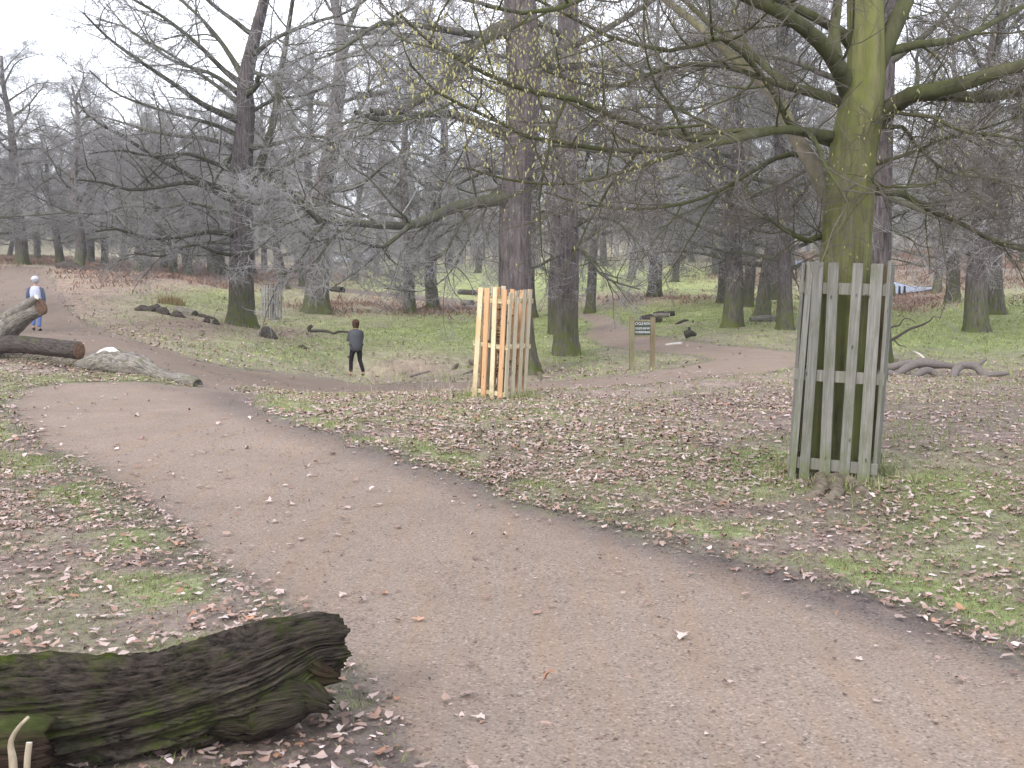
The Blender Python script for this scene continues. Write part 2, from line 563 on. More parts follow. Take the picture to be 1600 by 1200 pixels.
def make_oak_meshes(name, seed, H=17, r0=0.42, nl=20, t0=0.2, lean=0.75, mult=(9, 8, 6), l_low=7.5, l_top=4.0, twig_r=0.0065, S=20):
    rng = np.random.default_rng(seed)
    pts = []
    x = y = 0; 
    lx, ly = rng.normal() * lean, rng.normal() * lean
    for i in range(8):
        s = i / 7
        pts.append((x + lx * s * s, y + ly * s * s, -0.25 + (H) * s, r0 * (1.0 - 0.80 * s ** 1.25)))
        x += rng.normal() * 0.20; y += rng.normal() * 0.20
    Pt, Rt, (v, q) = trunk_arrays(pts, K=30, S=S, flare=0.85, seed=seed)
    tm = mesh_np(name + '_trunk', v, [q], [M['oak']])
    P1, R1 = auto_limbs(Pt, Rt, rng, nl, t0, 0.97, l_low, l_top)
    P2, R2 = spawn(P1, R1, mult[0], 0.12, 1.0, 0.42, rad(50), 7, rng, grav=0.0, wig=0.2, rc=0.012, rmin=0.010, flat=0.6)
    P3, R3 = spawn(P2, R2, mult[1], 0.1, 1.0, 0.40, rad(50), 5, rng, grav=0.0, wig=0.22, rc=0.010, rmin=0.007, flat=0.7, lmin=0.35)
    P4, R4 = spawn(P3, R3, mult[2], 0.05, 1.0, 0.55, rad(48), 4, rng, grav=0.02, wig=0.2, rc=0.006, rmin=twig_r, flat=0.9, lmin=0.3)
    # short epicormic shoots bristling on the trunk
    Pe, Re = spawn(Pt[None, 4:], Rt[None, 4:], 130, 0.0, 0.8, 0.05, rad(80), 4, rng, grav=0.04, wig=0.2, rc=0.008, rmin=twig_r, lmin=0.4, maxlen=0.9)
    Pe2, Re2 = spawn(Pe, Re, 5, 0.2, 1.0, 0.6, rad(45), 3, rng, wig=0.2, rc=0.006, rmin=twig_r * 0.8, lmin=0.2)
    cm = crown_mesh(name + '_crown', [(P1, R1, 8, 0), (P2, R2, 5, 0), (P3, R3, 3, 1), (P4, R4, 3, 1), (Pe, Re, 3, 1), (Pe2, Re2, 3, 1)], [M['oak_limb'], M['twig']])
    return tm, cm


#==SECTION GROUND==
# ------------------------------------------------------------------ path outlines, read off the ground
def world_poly(pp):
    return [tuple(hit(a, b)[:2]) for a, b in pp]


MAIN = world_poly([(690, 1200), (640, 1150), (585, 1090), (545, 1030), (490, 965), (420, 915), (340, 870), (260, 805), (170, 748), (80, 695), (30, 655),
                   (22, 632), (40, 612), (90, 600), (150, 597), (250, 600), (310, 606), (350, 608), (385, 616), (375, 630), (430, 657), (520, 688), (650, 727), (800, 777), (950, 823),
                   (1100, 872), (1300, 922), (1500, 988), (1600, 1045)]) + [(4.2, 3.2), (5.0, 1.5), (6, -3.5), (0.6, -3.5), (0.1, 1.5)]
BACK = world_poly([(-120, 560), (0, 550), (90, 552), (180, 566), (260, 588), (320, 606), (345, 612)]) + \
    [tuple(W(400, 612, 20)[:2]), tuple(W(520, 612, 20.5)[:2]), tuple(W(640, 610, 20.7)[:2]), tuple(W(760, 610, 20.5)[:2]), tuple(W(900, 610, 19.8)[:2])] + \
    world_poly([(1000, 602), (1130, 587), (1235, 575), (1262, 562), (1240, 550), (1150, 542), (1050, 531), (992, 522), (975, 508), (950, 493), (905, 487),
                (900, 493), (925, 507), (915, 522), (938, 538), (990, 548), (1080, 554), (1120, 562), (1000, 586), (900, 594), (850, 597), (740, 600),
                (640, 600), (520, 593), (400, 581), (300, 563), (200, 531), (130, 506), (95, 475), (72, 428), (60, 418)]) + [tuple(W(-140, 418, 72)[:2])]
FARP = world_poly([(440, 442), (600, 457), (700, 466), (780, 478), (780, 486), (700, 474), (600, 463), (440, 449)])
PATHS = [MAIN, BACK, FARP]


def inpoly(x, y, poly):
    c = np.zeros(x.shape, bool)
    n = len(poly)
    for i in range(n):
        x1, y1 = poly[i]; x2, y2 = poly[(i + 1) % n]
        cond = ((y1 > y) != (y2 > y)) & (x < (x2 - x1) * (y - y1) / (y2 - y1 + 1e-12) + x1)
        c ^= cond
    return c


def path_sd(x, y):
    """signed distance to the nearest path (positive inside), edge wobbled by noise"""
    wob = (fbm2(x * 1.3, y * 1.3, 21, 4) - 0.5)
    wx = x + wob * 0.28; wy = y + (fbm2(x * 1.7 + 5, y * 1.7, 22, 4) - 0.5) * 0.28
    best = np.full(x.shape, -1e9)
    for p in PATHS:
        d = segdist(wx, wy, list(p) + [p[0]])
        s = np.where(inpoly(wx, wy, p), d, -d)
        best = np.maximum(best, s)
    return best


def ell(px, py, cx, cy, rx, ry, ang=0):
    c, s = math.cos(rad(ang)), math.sin(rad(ang))
    dx, dy = px - cx, py - cy
    a = (dx * c + dy * s) / rx; b = (-dx * s + dy * c) / ry
    return np.exp(-(a * a + b * b))


GREEN = [(950, 445, 260, 26, 1.0), (640, 450, 240, 22, 1.0), (1100, 490, 200, 22, .8), (1560, 480, 220, 60, 1.0), (1250, 480, 200, 30, .8), (700, 520, 220, 35, 1.0), (400, 530, 160, 30, .55), (330, 465, 130, 18, .8), (460, 560, 90, 20, .4),
         (1350, 760, 200, 60, .9), (900, 790, 250, 40, .6), (1000, 850, 200, 30, .5), (480, 640, 120, 22, .7), (1150, 720, 160, 40, .65), (1500, 740, 150, 70, .6),
         (960, 500, 120, 30, .7), (880, 560, 60, 18, .7), (1450, 870, 260, 50, .55), (90, 600, 140, 16, .7), (1480, 530, 160, 18, .9), (130, 720, 60, 30, .3),
         (560, 430, 160, 22, .6), (980, 430, 180, 20, .9), (700, 640, 60, 15, .6), (850, 640, 90, 15, .5), (300, 870, 60, 40, .4), (80, 930, 60, 40, .35), (420, 1000, 90, 30, .4), (230, 600, 60, 12, .6),
         (1580, 600, 120, 16, .3), (600, 470, 200, 10, .4), (560, 1100, 40, 12, .6), (1250, 560, 80, 14, .5)]
BROWN = [(1420, 640, 330, 34, 1.0), (1150, 625, 160, 18, .45), (560, 470, 130, 18, .6), (700, 480, 90, 10, .7), (1060, 468, 120, 10, .5), (300, 430, 220, 22, 1.0),
         (110, 470, 60, 40, .6), (240, 520, 160, 18, .7), (1500, 410, 240, 42, 1.0), (1180, 435, 70, 12, .5), (470, 1180, 260, 70, 1.1), (150, 460, 120, 30, .5), (640, 575, 60, 20, .7),
         (1430, 470, 50, 16, 1.0), (950, 470, 80, 14, .7), (1300, 790, 130, 22, .9), (450, 520, 40, 8, .8), (300, 505, 90, 8, .7), (840, 570, 60, 14, .4)]
LEAFY = [(150, 850, 420, 230, 1.0), (620, 650, 280, 45, 1.0), (900, 700, 320, 60, .9), (1300, 860, 420, 90, .75), (1500, 950, 220, 60, .9), (1500, 600, 260, 22, .7), (60, 585, 200, 22, .8),
         (1180, 650, 180, 30, .8), (280, 540, 260, 26, .75), (900, 585, 120, 18, .7), (1560, 700, 160, 40, .8), (90, 500, 60, 40, .4), (470, 1160, 300, 70, .55), (1050, 780, 250, 50, .7)]


def masks(x, y, z, sd=None):
    px, py = project(x, y, z)
    g = sum(a * ell(px, py, cx, cy, rx, ry) for cx, cy, rx, ry, a in GREEN)
    b = sum(a * ell(px, py, cx, cy, rx, ry) for cx, cy, rx, ry, a in BROWN)
    lf = sum(a * ell(px, py, cx, cy, rx, ry) for cx, cy, rx, ry, a in LEAFY)
    n1 = fbm2(x * 0.55, y * 0.55, 31, 5); n2 = fbm2(x * 1.9, y * 1.9, 32, 4); n3 = fbm2(x * 0.12, y * 0.3, 33, 4)
    far = sstep(14, 40, y)
    nn = n1 * (1 - far * 0.7) + n3 * far * 0.7
    g = np.clip(0.28 + 0.75 * g, 0, 1.2) * sstep(0.30, 0.62, nn * 0.55 + n2 * 0.45 + 0.12 * g)
    b = np.clip(b, 0, 1.2)
    g = g * (1 - 0.8 * np.clip(b, 0, 1))
    if sd is not None:
        band = np.exp(-((sd + 0.42) / 0.3) ** 2) * sstep(20, 14, y) * sstep(.3, .55, n2) * (1 - np.clip(b, 0, 1))
        g = np.maximum(g, 0.95 * band)
        lf = lf * (1 - 0.6 * band)
    lf = np.clip(0.12 + lf, 0, 1.1) * (0.30 + 0.70 * sstep(0.36, 0.56, 0.5 * n1 + 0.5 * fbm2(x * 1.1, y * 1.1, 34, 4)))
    return g, b, lf


# ------------------------------------------------------------------ ground sheet, cut where the paths run
rows = [-8.0, -5, -3, -1.5, -0.5, 0.3, 1.0, 1.5]
Y = 1.8
while Y < 275:
    rows.append(Y); Y += 0.032 + 0.0062 * Y
rows = np.array(rows)
NC = 640
un = np.linspace(-1.15, 1.15, NC)
GY = np.repeat(rows[:, None], NC, 1)
GX = un[None, :] * (GY + 11.0)
GZ = hts(GX, GY)
_sd = path_sd(GX, GY)
near = sstep(26, 5, GY)
inside = sstep(-0.05, 0.25, _sd)
GZ = GZ + near * ((fbm2(GX * 3.2, GY * 3.2, 5, 4) - 0.5) * (0.05 * (1 - inside) + 0.012 * inside) - 0.02 * inside)
g, b, lf = masks(GX, GY, GZ, _sd)
c_grass = np.array([0.195, 0.235, 0.10]); c_dry = np.array([0.33, 0.31, 0.21]); c_soil = np.array([0.145, 0.115, 0.10])
c_lit = np.array([0.27, 0.21, 0.185]); c_path = np.array([0.238, 0.190, 0.158]); c_bra = np.array([0.27, 0.195, 0.160]); c_mud = np.array([0.078, 0.068, 0.069])
n4 = fbm2(GX * 2.3, GY * 2.3, 41, 4)[..., None]
colr = c_lit * (0.8 + 0.4 * n4)
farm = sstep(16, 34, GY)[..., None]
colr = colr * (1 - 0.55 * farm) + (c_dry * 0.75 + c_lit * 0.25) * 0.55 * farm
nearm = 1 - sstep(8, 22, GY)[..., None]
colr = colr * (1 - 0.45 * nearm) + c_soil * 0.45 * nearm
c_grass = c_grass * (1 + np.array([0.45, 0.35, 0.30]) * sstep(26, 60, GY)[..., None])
colr = colr * (1 - np.clip(g, 0, 1)[..., None]) + (c_grass * (0.8 + 0.5 * n4)) * np.clip(g, 0, 1)[..., None]
bb = np.clip(b, 0, 1)[..., None] * (0.6 + 0.5 * n4)
bcol = c_bra * farm + c_soil * 1.15 * (1 - farm)
colr = colr * (1 - np.clip(bb, 0, 1)) + bcol * np.clip(bb, 0, 1)
# path colour, with a damp dark shoulder along its right edge
pxg, pyg = project(GX, GY, GZ)
pn = fbm2(GX * 0.8 + 3, GY * 0.8, 51, 5)[..., None]
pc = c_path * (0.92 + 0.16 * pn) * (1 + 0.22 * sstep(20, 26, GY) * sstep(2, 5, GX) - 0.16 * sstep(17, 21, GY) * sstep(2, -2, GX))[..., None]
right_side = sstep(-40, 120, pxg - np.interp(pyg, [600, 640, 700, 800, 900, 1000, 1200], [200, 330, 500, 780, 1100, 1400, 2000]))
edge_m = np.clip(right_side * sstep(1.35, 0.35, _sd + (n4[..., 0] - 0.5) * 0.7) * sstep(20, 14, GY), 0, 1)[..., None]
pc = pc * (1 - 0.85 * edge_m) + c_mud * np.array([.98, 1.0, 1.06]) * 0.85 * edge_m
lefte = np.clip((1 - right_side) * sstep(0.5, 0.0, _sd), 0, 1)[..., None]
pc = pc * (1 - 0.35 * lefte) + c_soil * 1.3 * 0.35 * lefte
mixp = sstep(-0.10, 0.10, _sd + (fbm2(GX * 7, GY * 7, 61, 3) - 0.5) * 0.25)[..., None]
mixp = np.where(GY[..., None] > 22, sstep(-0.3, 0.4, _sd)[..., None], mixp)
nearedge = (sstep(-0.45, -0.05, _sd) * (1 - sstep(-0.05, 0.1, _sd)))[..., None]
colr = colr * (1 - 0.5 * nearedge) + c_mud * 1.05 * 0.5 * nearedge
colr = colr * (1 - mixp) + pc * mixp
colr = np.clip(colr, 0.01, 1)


def earth_mat(name, fine, bumpd, streak=False):
    m, n, l, bs = new_mat(name)
    a = n.new('ShaderNodeVertexColor'); a.layer_name = 'Col'
    tc = n.new('ShaderNodeTexCoord')
    t = _noise(n, l, tc.outputs['Object'], fine, 8, 0.75)
    r = _ramp(n, l, t.outputs['Fac'], [(0.28, 0.55), (0.5, 1.0), (0.72, 1.45)])
    c = _mix(n, l, 1.0, a.outputs['Color'], r.outputs['Color'], 'MULTIPLY')
    if not streak:
        for sc_, lo_, hi_ in ((0.9, .78, 1.2), (5.0, .70, 1.32)):
            tt_ = _noise(n, l, _map(n, l, tc.outputs['Object'], (1, 0.55, 1)), sc_, 6, 0.75)
            c = _mix(n, l, 1.0, c, _ramp(n, l, tt_.outputs['Fac'], [(0.32, lo_), (0.68, hi_)]).outputs['Color'], 'MULTIPLY')
        td = _noise(n, l, tc.outputs['Object'], 2.2, 7, 0.8)
        c = _mix(n, l, _ramp(n, l, td.outputs['Fac'], [(0.5, 0.0), (0.66, 0.5)]).outputs['Color'], c, (0.26, 0.21, 0.165))
    if streak:
        mpn = n.new('ShaderNodeMapping'); mpn.inputs['Rotation'].default_value = (0, 0, rad(-28)); mpn.inputs['Scale'].default_value = (7.0, 0.5, 1)
        l.new(tc.outputs['Object'], mpn.inputs['Vector'])
        s = _noise(n, l, mpn.outputs['Vector'], 1.0, 7, 0.7)
        sr = _ramp(n, l, s.outputs['Fac'], [(0.45, 0.0), (0.62, 0.8)])
        c = _mix(n, l, sr.outputs['Color'], c, _mix(n, l, 1.0, a.outputs['Color'], (1.05, 0.97, 0.88), 'MULTIPLY'))
        s2 = _noise(n, l, tc.outputs['Object'], 1.1, 6, 0.7)
        s2r = _ramp(n, l, s2.outputs['Fac'], [(0.3, 0.90), (0.7, 1.06)])
        c = _mix(n, l, 1.0, c, s2r.outputs['Color'], 'MULTIPLY')
        vo = n.new('ShaderNodeTexVoronoi'); vo.inputs['Scale'].default_value = 95; l.new(tc.outputs['Object'], vo.inputs['Vector'])
        sv = n.new('ShaderNodeSeparateColor'); l.new(vo.outputs['Color'], sv.inputs[0])
        vr = _ramp(n, l, sv.outputs[0], [(0.0, 0.40), (0.14, 0.92), (0.88, 1.02), (1.0, 1.45)])
        c = _mix(n, l, 0.8, c, vr.outputs['Color'], 'MULTIPLY')
    l.new(c, bs.inputs['Base Color']); bs.inputs['Roughness'].default_value = 0.95
    bs.inputs['Specular IOR Level'].default_value = 0.06
    bp = n.new('ShaderNodeBump'); bp.inputs['Strength'].default_value = 0.8; bp.inputs['Distance'].default_value = bumpd
    t2 = _noise(n, l, tc.outputs['Object'], fine * 0.8, 8, 0.7)
    l.new(t2.outputs['Fac'], bp.inputs['Height']); l.new(bp.outputs['Normal'], bs.inputs['Normal'])
    return m


M['ground'] = earth_mat('leaf_mould_and_turf', 26, 0.03)
M['path'] = earth_mat('trodden_grit', 60, 0.008, True)
NR = len(rows)
V = np.stack([GX, GY, GZ], -1).reshape(-1, 3)
i = np.arange(NR - 1)[:, None] * NC; j = np.arange(NC - 1)[None, :]
Q = np.stack([i + j, i + j + 1, i + NC + j + 1, i + NC + j], -1).reshape(-1, 4)
fsd = (_sd[:-1, :-1] + _sd[1:, 1:] + _sd[1:, :-1] + _sd[:-1, 1:]).ravel() / 4


def submesh(name, Qs, mat):
    u, inv = np.unique(Qs.ravel(), return_inverse=True)
    return mesh_np(name, V[u], [inv.reshape(-1, 4)], [mat], smooth=True, col=colr.reshape(-1, 3)[u])


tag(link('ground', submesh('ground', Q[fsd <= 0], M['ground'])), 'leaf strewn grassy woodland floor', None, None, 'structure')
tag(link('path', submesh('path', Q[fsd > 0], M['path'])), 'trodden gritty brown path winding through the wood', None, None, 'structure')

#==SECTION LITTER==
# ------------------------------------------------------------------ fallen leaves
RG = np.random.default_rng(11)


def scatter(dens_fn, Y0, Y1, nmax_d, tanw=0.62, lat=1.2):
    """random ground positions, density nmax_d per m2 thinned by dens_fn in 0..1"""
    area = ((Y1 ** 2 - Y0 ** 2) * tanw + 2 * lat * (Y1 - Y0))
    n = int(area * nmax_d)
    wY = RG.random(n)
    y = np.sqrt(Y0 ** 2 + wY * (Y1 ** 2 - Y0 ** 2))
    x = (RG.random(n) * 2 - 1) * (y * tanw + lat)
    z = hts(x, y)
    keep = RG.random(n) < dens_fn(x, y, z)
    return x[keep], y[keep], z[keep]


def surf_z(x, y, sd):
    nr = sstep(26, 5, y); ins = sstep(-0.05, 0.25, sd)
    return hts(x, y) + nr * ((fbm2(x * 3.2, y * 3.2, 5, 4) - 0.5) * (0.05 * (1 - ins) + 0.012 * ins) - 0.02 * ins)


def leaf_density(x, y, z):
    sd = path_sd(x, y)
    g_, b_, l_ = masks(x, y, z, sd)
    d = l_ * (0.5 + 0.5 * sstep(0.35, 0.65, fbm2(x * 3, y * 3, 71, 3)))
    onp = sd > 0
    pd = 0.006 + 0.12 * np.exp(-np.maximum(sd, 0) / 0.10) * l_ + 0.010 * np.exp(-np.maximum(sd, 0) / 0.6) + 0.010 * sstep(0.62, 0.75, fbm2(x * 1.5, y * 1.5, 72, 3))
    pd = np.where(y > 17, 0.02, pd)
    return np.where(onp, np.clip(pd, 0, 1), np.clip(d, 0, 1))


PAL = np.array([[.47, .37, .34], [.41, .32, .29], [.31, .215, .175], [.56, .48, .46], [.23, .14, .105], [.15, .10, .085], [.33, .16, .09], [.38, .26, .21], [.27, .20, .18]])
PAL = PAL * 0.78 + PAL.mean(0) * 0.22
PW = np.array([.15, .16, .16, .07, .15, .12, .03, .08, .10]); PW = PW / PW.sum()


def leaf_mesh(name, x, y, z, shape, size, mat, lift=0.008):
    """shape: outline (k,2) around 0; crumpled fan leaves"""
    k = len(shape); n = len(x)
    tmpl = np.concatenate([[[0, 0]], shape])                   # centre + rim
    s = size * (0.45 + 1.05 * RG.random(n) ** 1.4)
    u = tmpl[None, :, 0] * s[:, None]; v = tmpl[None, :, 1] * s[:, None] * (0.75 + 0.4 * RG.random(n))[:, None]
    curl = RG.normal(size=n)[:, None] * 0.55; curl2 = RG.normal(size=n)[:, None] * 0.5
    w = (curl * u * u + curl2 * v * v) / s[:, None] * 0.75 + RG.normal(size=u.shape) * 0.05 * s[:, None]
    L = np.stack([u, v, w], -1)
    yaw = RG.random(n) * 2 * PI; ti = np.abs(RG.normal(size=n)) * 0.17; ta = RG.random(n) * 2 * PI
    up = np.stack([np.sin(ti) * np.cos(ta), np.sin(ti) * np.sin(ta), np.cos(ti)], -1)
    e1 = np.stack([np.cos(yaw), np.sin(yaw), 0 * yaw], -1); e1 -= (e1 * up).sum(1, keepdims=True) * up; e1 /= np.linalg.norm(e1, axis=1, keepdims=True)
    e2 = np.cross(up, e1)
    Pw = L[..., 0:1] * e1[:, None] + L[..., 1:2] * e2[:, None] + L[..., 2:3] * up[:, None]
    Pw = Pw + np.stack([x, y, z], -1)[:, None]
    mn = (Pw[..., 2].min(1) - z)
    Pw[..., 2] += (np.maximum(-mn, 0) * 0.75 + lift + RG.random(n) * 0.012)[:, None]
    b0 = (np.arange(n) * (k + 1))[:, None]
    r = np.arange(k)[None]
    Fc = np.stack([b0 + 0 * r, b0 + 1 + r, b0 + 1 + (r + 1) % k], -1).reshape(-1, 3)
    ci = RG.choice(len(PAL), n, p=PW)
    col = PAL[ci] * 1.0 * (0.75 + 0.4 * RG.random((n, 1)))
    col = np.repeat(col[:, None], k + 1, 1) * (0.9 + 0.2 * RG.random((n, k + 1, 1)))
    return Pw.reshape(-1, 3), Fc, col.reshape(-1, 3)


aa = np.linspace(0, 2 * PI, 11, endpoint=False)
lobes = np.array([1.0, .45, .78, .42, .82, .5, .55, .5, .82, .42, .78])
SH_LOBE = np.stack([np.cos(aa) * lobes, np.sin(aa) * lobes * 0.95], 1)
SH_OVAL = np.stack([np.cos(np.linspace(0, 2 * PI, 6, endpoint=False)) * 1.0, np.sin(np.linspace(0, 2 * PI, 6, endpoint=False)) * 0.55], 1)
SH_FAR = np.array([[1, 0], [0, .6], [-1, 0], [0, -.6]])
M['leaf'] = vcol_mat('dead_leaf', 0.7)
parts = []
x, y, z = scatter(leaf_density, 2.6, 9.5, 1000)
z = surf_z(x, y, path_sd(x, y))
h = RG.random(len(x)) < 0.38
parts.append(leaf_mesh('a', x[h], y[h], z[h], SH_LOBE, 0.030, None)); parts.append(leaf_mesh('b', x[~h], y[~h], z[~h], SH_OVAL, 0.023, None))
print('near leaves', len(x))
x, y, z = scatter(leaf_density, 9.5, 24, 380)
z = surf_z(x, y, path_sd(x, y))
parts.append(leaf_mesh('c', x, y, z, SH_OVAL, 0.034, None)); print('mid leaves', len(x))
x, y, z = scatter(leaf_density, 24, 70, 45)
z = surf_z(x, y, path_sd(x, y))
parts.append(leaf_mesh('d', x, y, z, SH_FAR, 0.06, None)); print('far leaves', len(x))
def crumb_density(x, y, z):
    sd = path_sd(x, y)
    return np.where(sd > 0.05, 0.03 + 0.2 * sstep(.5, .7, fbm2(x * 2.5, y * 1.2, 73, 4)), 1.0)


x, y, z = scatter(crumb_density, 2.6, 12, 750)
z = surf_z(x, y, path_sd(x, y))
v_, f_, c_ = leaf_mesh('e', x, y, z, SH_FAR, 0.010, None, 0.001); parts.append((v_, f_, c_ * np.where(RG.random((len(x), 1)) < .8, .5, .95).repeat(5, 0))); print('crumbs', len(x))
Vs = []; Fs = []; Cs = []; o = 0
for v, f, c in parts:
    Vs.append(v); Fs.append(f + o); Cs.append(c); o += len(v)
me = mesh_np('fallen_leaves', np.concatenate(Vs), [np.concatenate(Fs)], [M['leaf']], smooth=True, col=np.concatenate(Cs))
tag(link('fallen_leaves', me), 'dead brown and pale pink leaves scattered over the ground', None, None, 'stuff')


# ------------------------------------------------------------------ grass
def blades(x, y, z, hgt, wid, lean, colA, colB):
    n = len(x)
    az = RG.random(n) * 2 * PI
    h_ = hgt * (0.45 + 0.9 * RG.random(n)); w_ = wid * (0.7 + 0.6 * RG.random(n))
    la = RG.random(n) * 2 * PI; ll = lean * np.abs(RG.normal(size=n))
    dx, dy = np.cos(az) * w_ / 2, np.sin(az) * w_ / 2
    bx, by = np.cos(la) * ll * h_, np.sin(la) * ll * h_
    z = z - 0.01
    v0 = np.stack([x - dx, y - dy, z], -1); v1 = np.stack([x + dx, y + dy, z], -1)
    v2 = np.stack([x - dx * .7 + bx * .35, y - dy * .7 + by * .35, z + h_ * .6], -1); v3 = np.stack([x + dx * .7 + bx * .35, y + dy * .7 + by * .35, z + h_ * .6], -1)
    v4 = np.stack([x + bx, y + by, z + h_], -1)
    Vv = np.stack([v0, v1, v2, v3, v4], 1).reshape(-1, 3)
    b0 = np.arange(n) * 5
    q = np.stack([b0, b0 + 1, b0 + 3, b0 + 2], -1); t = np.stack([b0 + 2, b0 + 3, b0 + 4], -1)
    m_ = RG.random((n, 1))
    c = np.array(colA) * m_ + np.array(colB) * (1 - m_)
    c = np.repeat((c * (0.75 + 0.5 * RG.random((n, 1))))[:, None], 5, 1).reshape(-1, 3)
    return Vv, q, t, c


def join_blades(name, lst, mat, label):
    Vs, Qs, Ts, Cs, o = [], [], [], [], 0
    for v, q, t, c in lst:
        Vs.append(v); Qs.append(q + o); Ts.append(t + o); Cs.append(c); o += len(v)
    me = mesh_np(name, np.concatenate(Vs), [np.concatenate(Qs), np.concatenate(Ts)], [mat], smooth=True, col=np.concatenate(Cs))
    return tag(link(name, me), label, None, None, 'stuff')


def grass_density(x, y, z):
    sd = path_sd(x, y); g_, b_, l_ = masks(x, y, z, sd)
    return np.where(sd > -0.03, 0.0, np.clip(0.10 + 0.9 * g_, 0, 1) * (0.2 + 0.8 * sstep(0.40, 0.60, fbm2(x * 4, y * 4, 81, 3))))


M['grass'] = vcol_mat('grass_blade', 0.7)
gl = []
x, y, z = scatter(grass_density, 2.6, 10, 4200); gl.append(blades(x, y, surf_z(x, y, path_sd(x, y)), 0.036, 0.0045, 0.9, (.15, .195, .06), (.26, .26, .13))); print('grass', len(x))
x, y, z = scatter(grass_density, 10, 22, 900); gl.append(blades(x, y, surf_z(x, y, path_sd(x, y)), 0.06, 0.010, 0.6, (.17, .22, .07), (.30, .30, .15))); print('grass', len(x))
x, y, z = scatter(grass_density, 22, 60, 90); gl.append(blades(x, y, z, 0.08, 0.03, 0.9, (.22, .28, .09), (.36, .38, .17))); print('grass', len(x))
for (cx_, cy_, rr_, nn_, hh_) in [(*on(1303, 8.6)[:2], .62, 2600, .10), (*on(780, 16.6)[:2], .6, 700, .12), (*on(883, 33)[:2], .9, 500, .14), (*on(377, 40)[:2], 1.2, 500, .14)]:
    aa_ = RG.random(nn_) * 6.283; ra_ = rr_ * (0.55 + 0.6 * RG.random(nn_))
    x = cx_ + np.cos(aa_) * ra_; y = cy_ + np.sin(aa_) * ra_
    kk_ = fbm2(x * 5, y * 5, 88, 3) > .47; x = x[kk_]; y = y[kk_]
    gl.append(blades(x, y, surf_z(x, y, path_sd(x, y)), hh_, .006 if cy_ < 12 else .012, .55, (.15, .21, .06), (.33, .31, .18)))
join_blades('grass', gl, M['grass'], 'short green winter grass growing through the leaf litter')


def region_density(regs, base=0.0, thr=(0.4, 0.6), s=91, sc=0.8):
    def f(x, y, z):
        px, py = project(x, y, z)
        d = base + sum(a * ell(px, py, cx, cy, rx, ry) for cx, cy, rx, ry, a in regs)
        d = d * sstep(thr[0], thr[1], fbm2(x * sc, y * sc, s, 4))
        return np.where(path_sd(x, y) > -0.2, d * 0.05, np.clip(d, 0, 1))
    return f


# pale dead grass standing behind the crest and round the walker
f1 = region_density([(650, 596, 130, 12, 1.0), (700, 625, 90, 8, .8), (960, 632, 90, 8, .8), (420, 545, 80, 16, .6), (500, 580, 50, 14, .8), (600, 560, 60, 20, .5), (330, 478, 60, 8, .5), (670, 548, 60, 10, .8), (860, 470, 80, 12, .5), (1100, 480, 120, 10, .4)], thr=(0.45, 0.62), sc=1.6)
x, y, z = scatter(f1, 14, 60, 42)
lst = [blades(x, y, surf_z(x, y, path_sd(x, y)), 0.24, 0.010, 0.45, (.36, .32, .25), (.26, .23, .17))]
print('dry', len(x))
join_blades('dry_grass', lst, M['grass'], 'pale dead grass stalks standing beyond the leafy crest')

# collapsed bracken, red brown, in the middle distance
f2 = region_density([(560, 480, 130, 9, .8), (700, 487, 90, 6, .9), (1060, 468, 110, 6, .6), (300, 432, 200, 14, 1.0), (180, 420, 90, 10, .8), (1500, 412, 260, 36, 1.0), (1180, 435, 70, 8, .6), (1430, 468, 50, 12, 1.3),
                     (20, 395, 120, 18, 1.0), (1205, 480, 30, 10, .5)], thr=(0.36, 0.55), s=95, sc=0.35)
x, y, z = scatter(f2, 38, 130, 6)
n_ = len(x); print('bracken', n_)
cl = 5
X = np.repeat(x, cl) + RG.normal(size=n_ * cl) * 0.3; Yy = np.repeat(y, cl) + RG.normal(size=n_ * cl) * 0.3; Z = np.repeat(z, cl)
Z = hts(X, Yy)
lst = [blades(X, Yy, Z, 0.26, 0.07, 2.0, (.31, .20, .150), (.22, .155, .12)), blades(x, y, z, 0.3, 0.04, 1.0, (.34, .26, .20), (.25, .19, .15))]
join_blades('dead_bracken', lst, M['grass'], 'collapsed red brown bracken lying under the distant trees')

#==SECTION TREES==
# ------------------------------------------------------------------ traced trees
def limb(pts, K=12):
    """pts: (px,py,Y,r)"""
    q = []
    for px, py, Yd, r in pts:
        p = W(px, py, Yd); q.append((p.x, p.y, p.z, r))
    return resample(q, K)


def limb_group(lst, base, K=14):
    P, R = [], []
    for l_ in lst:
        p, r = limb(l_, K); r = r * (1 + 0.35 * np.exp(-np.arange(K) / 1.2)); P.append(p - base); R.append(r)
    return np.array(P), np.array(R)


def rL(xy, Y0, Y1, r0, r1):
    """limb from pixel track with depth and radius ramps"""
    n = len(xy)
    return [(a, b, Y0 + (Y1 - Y0) * i / (n - 1), r0 + (r1 - r0) * (i / (n - 1)) ** 0.8) for i, (a, b) in enumerate(xy)]


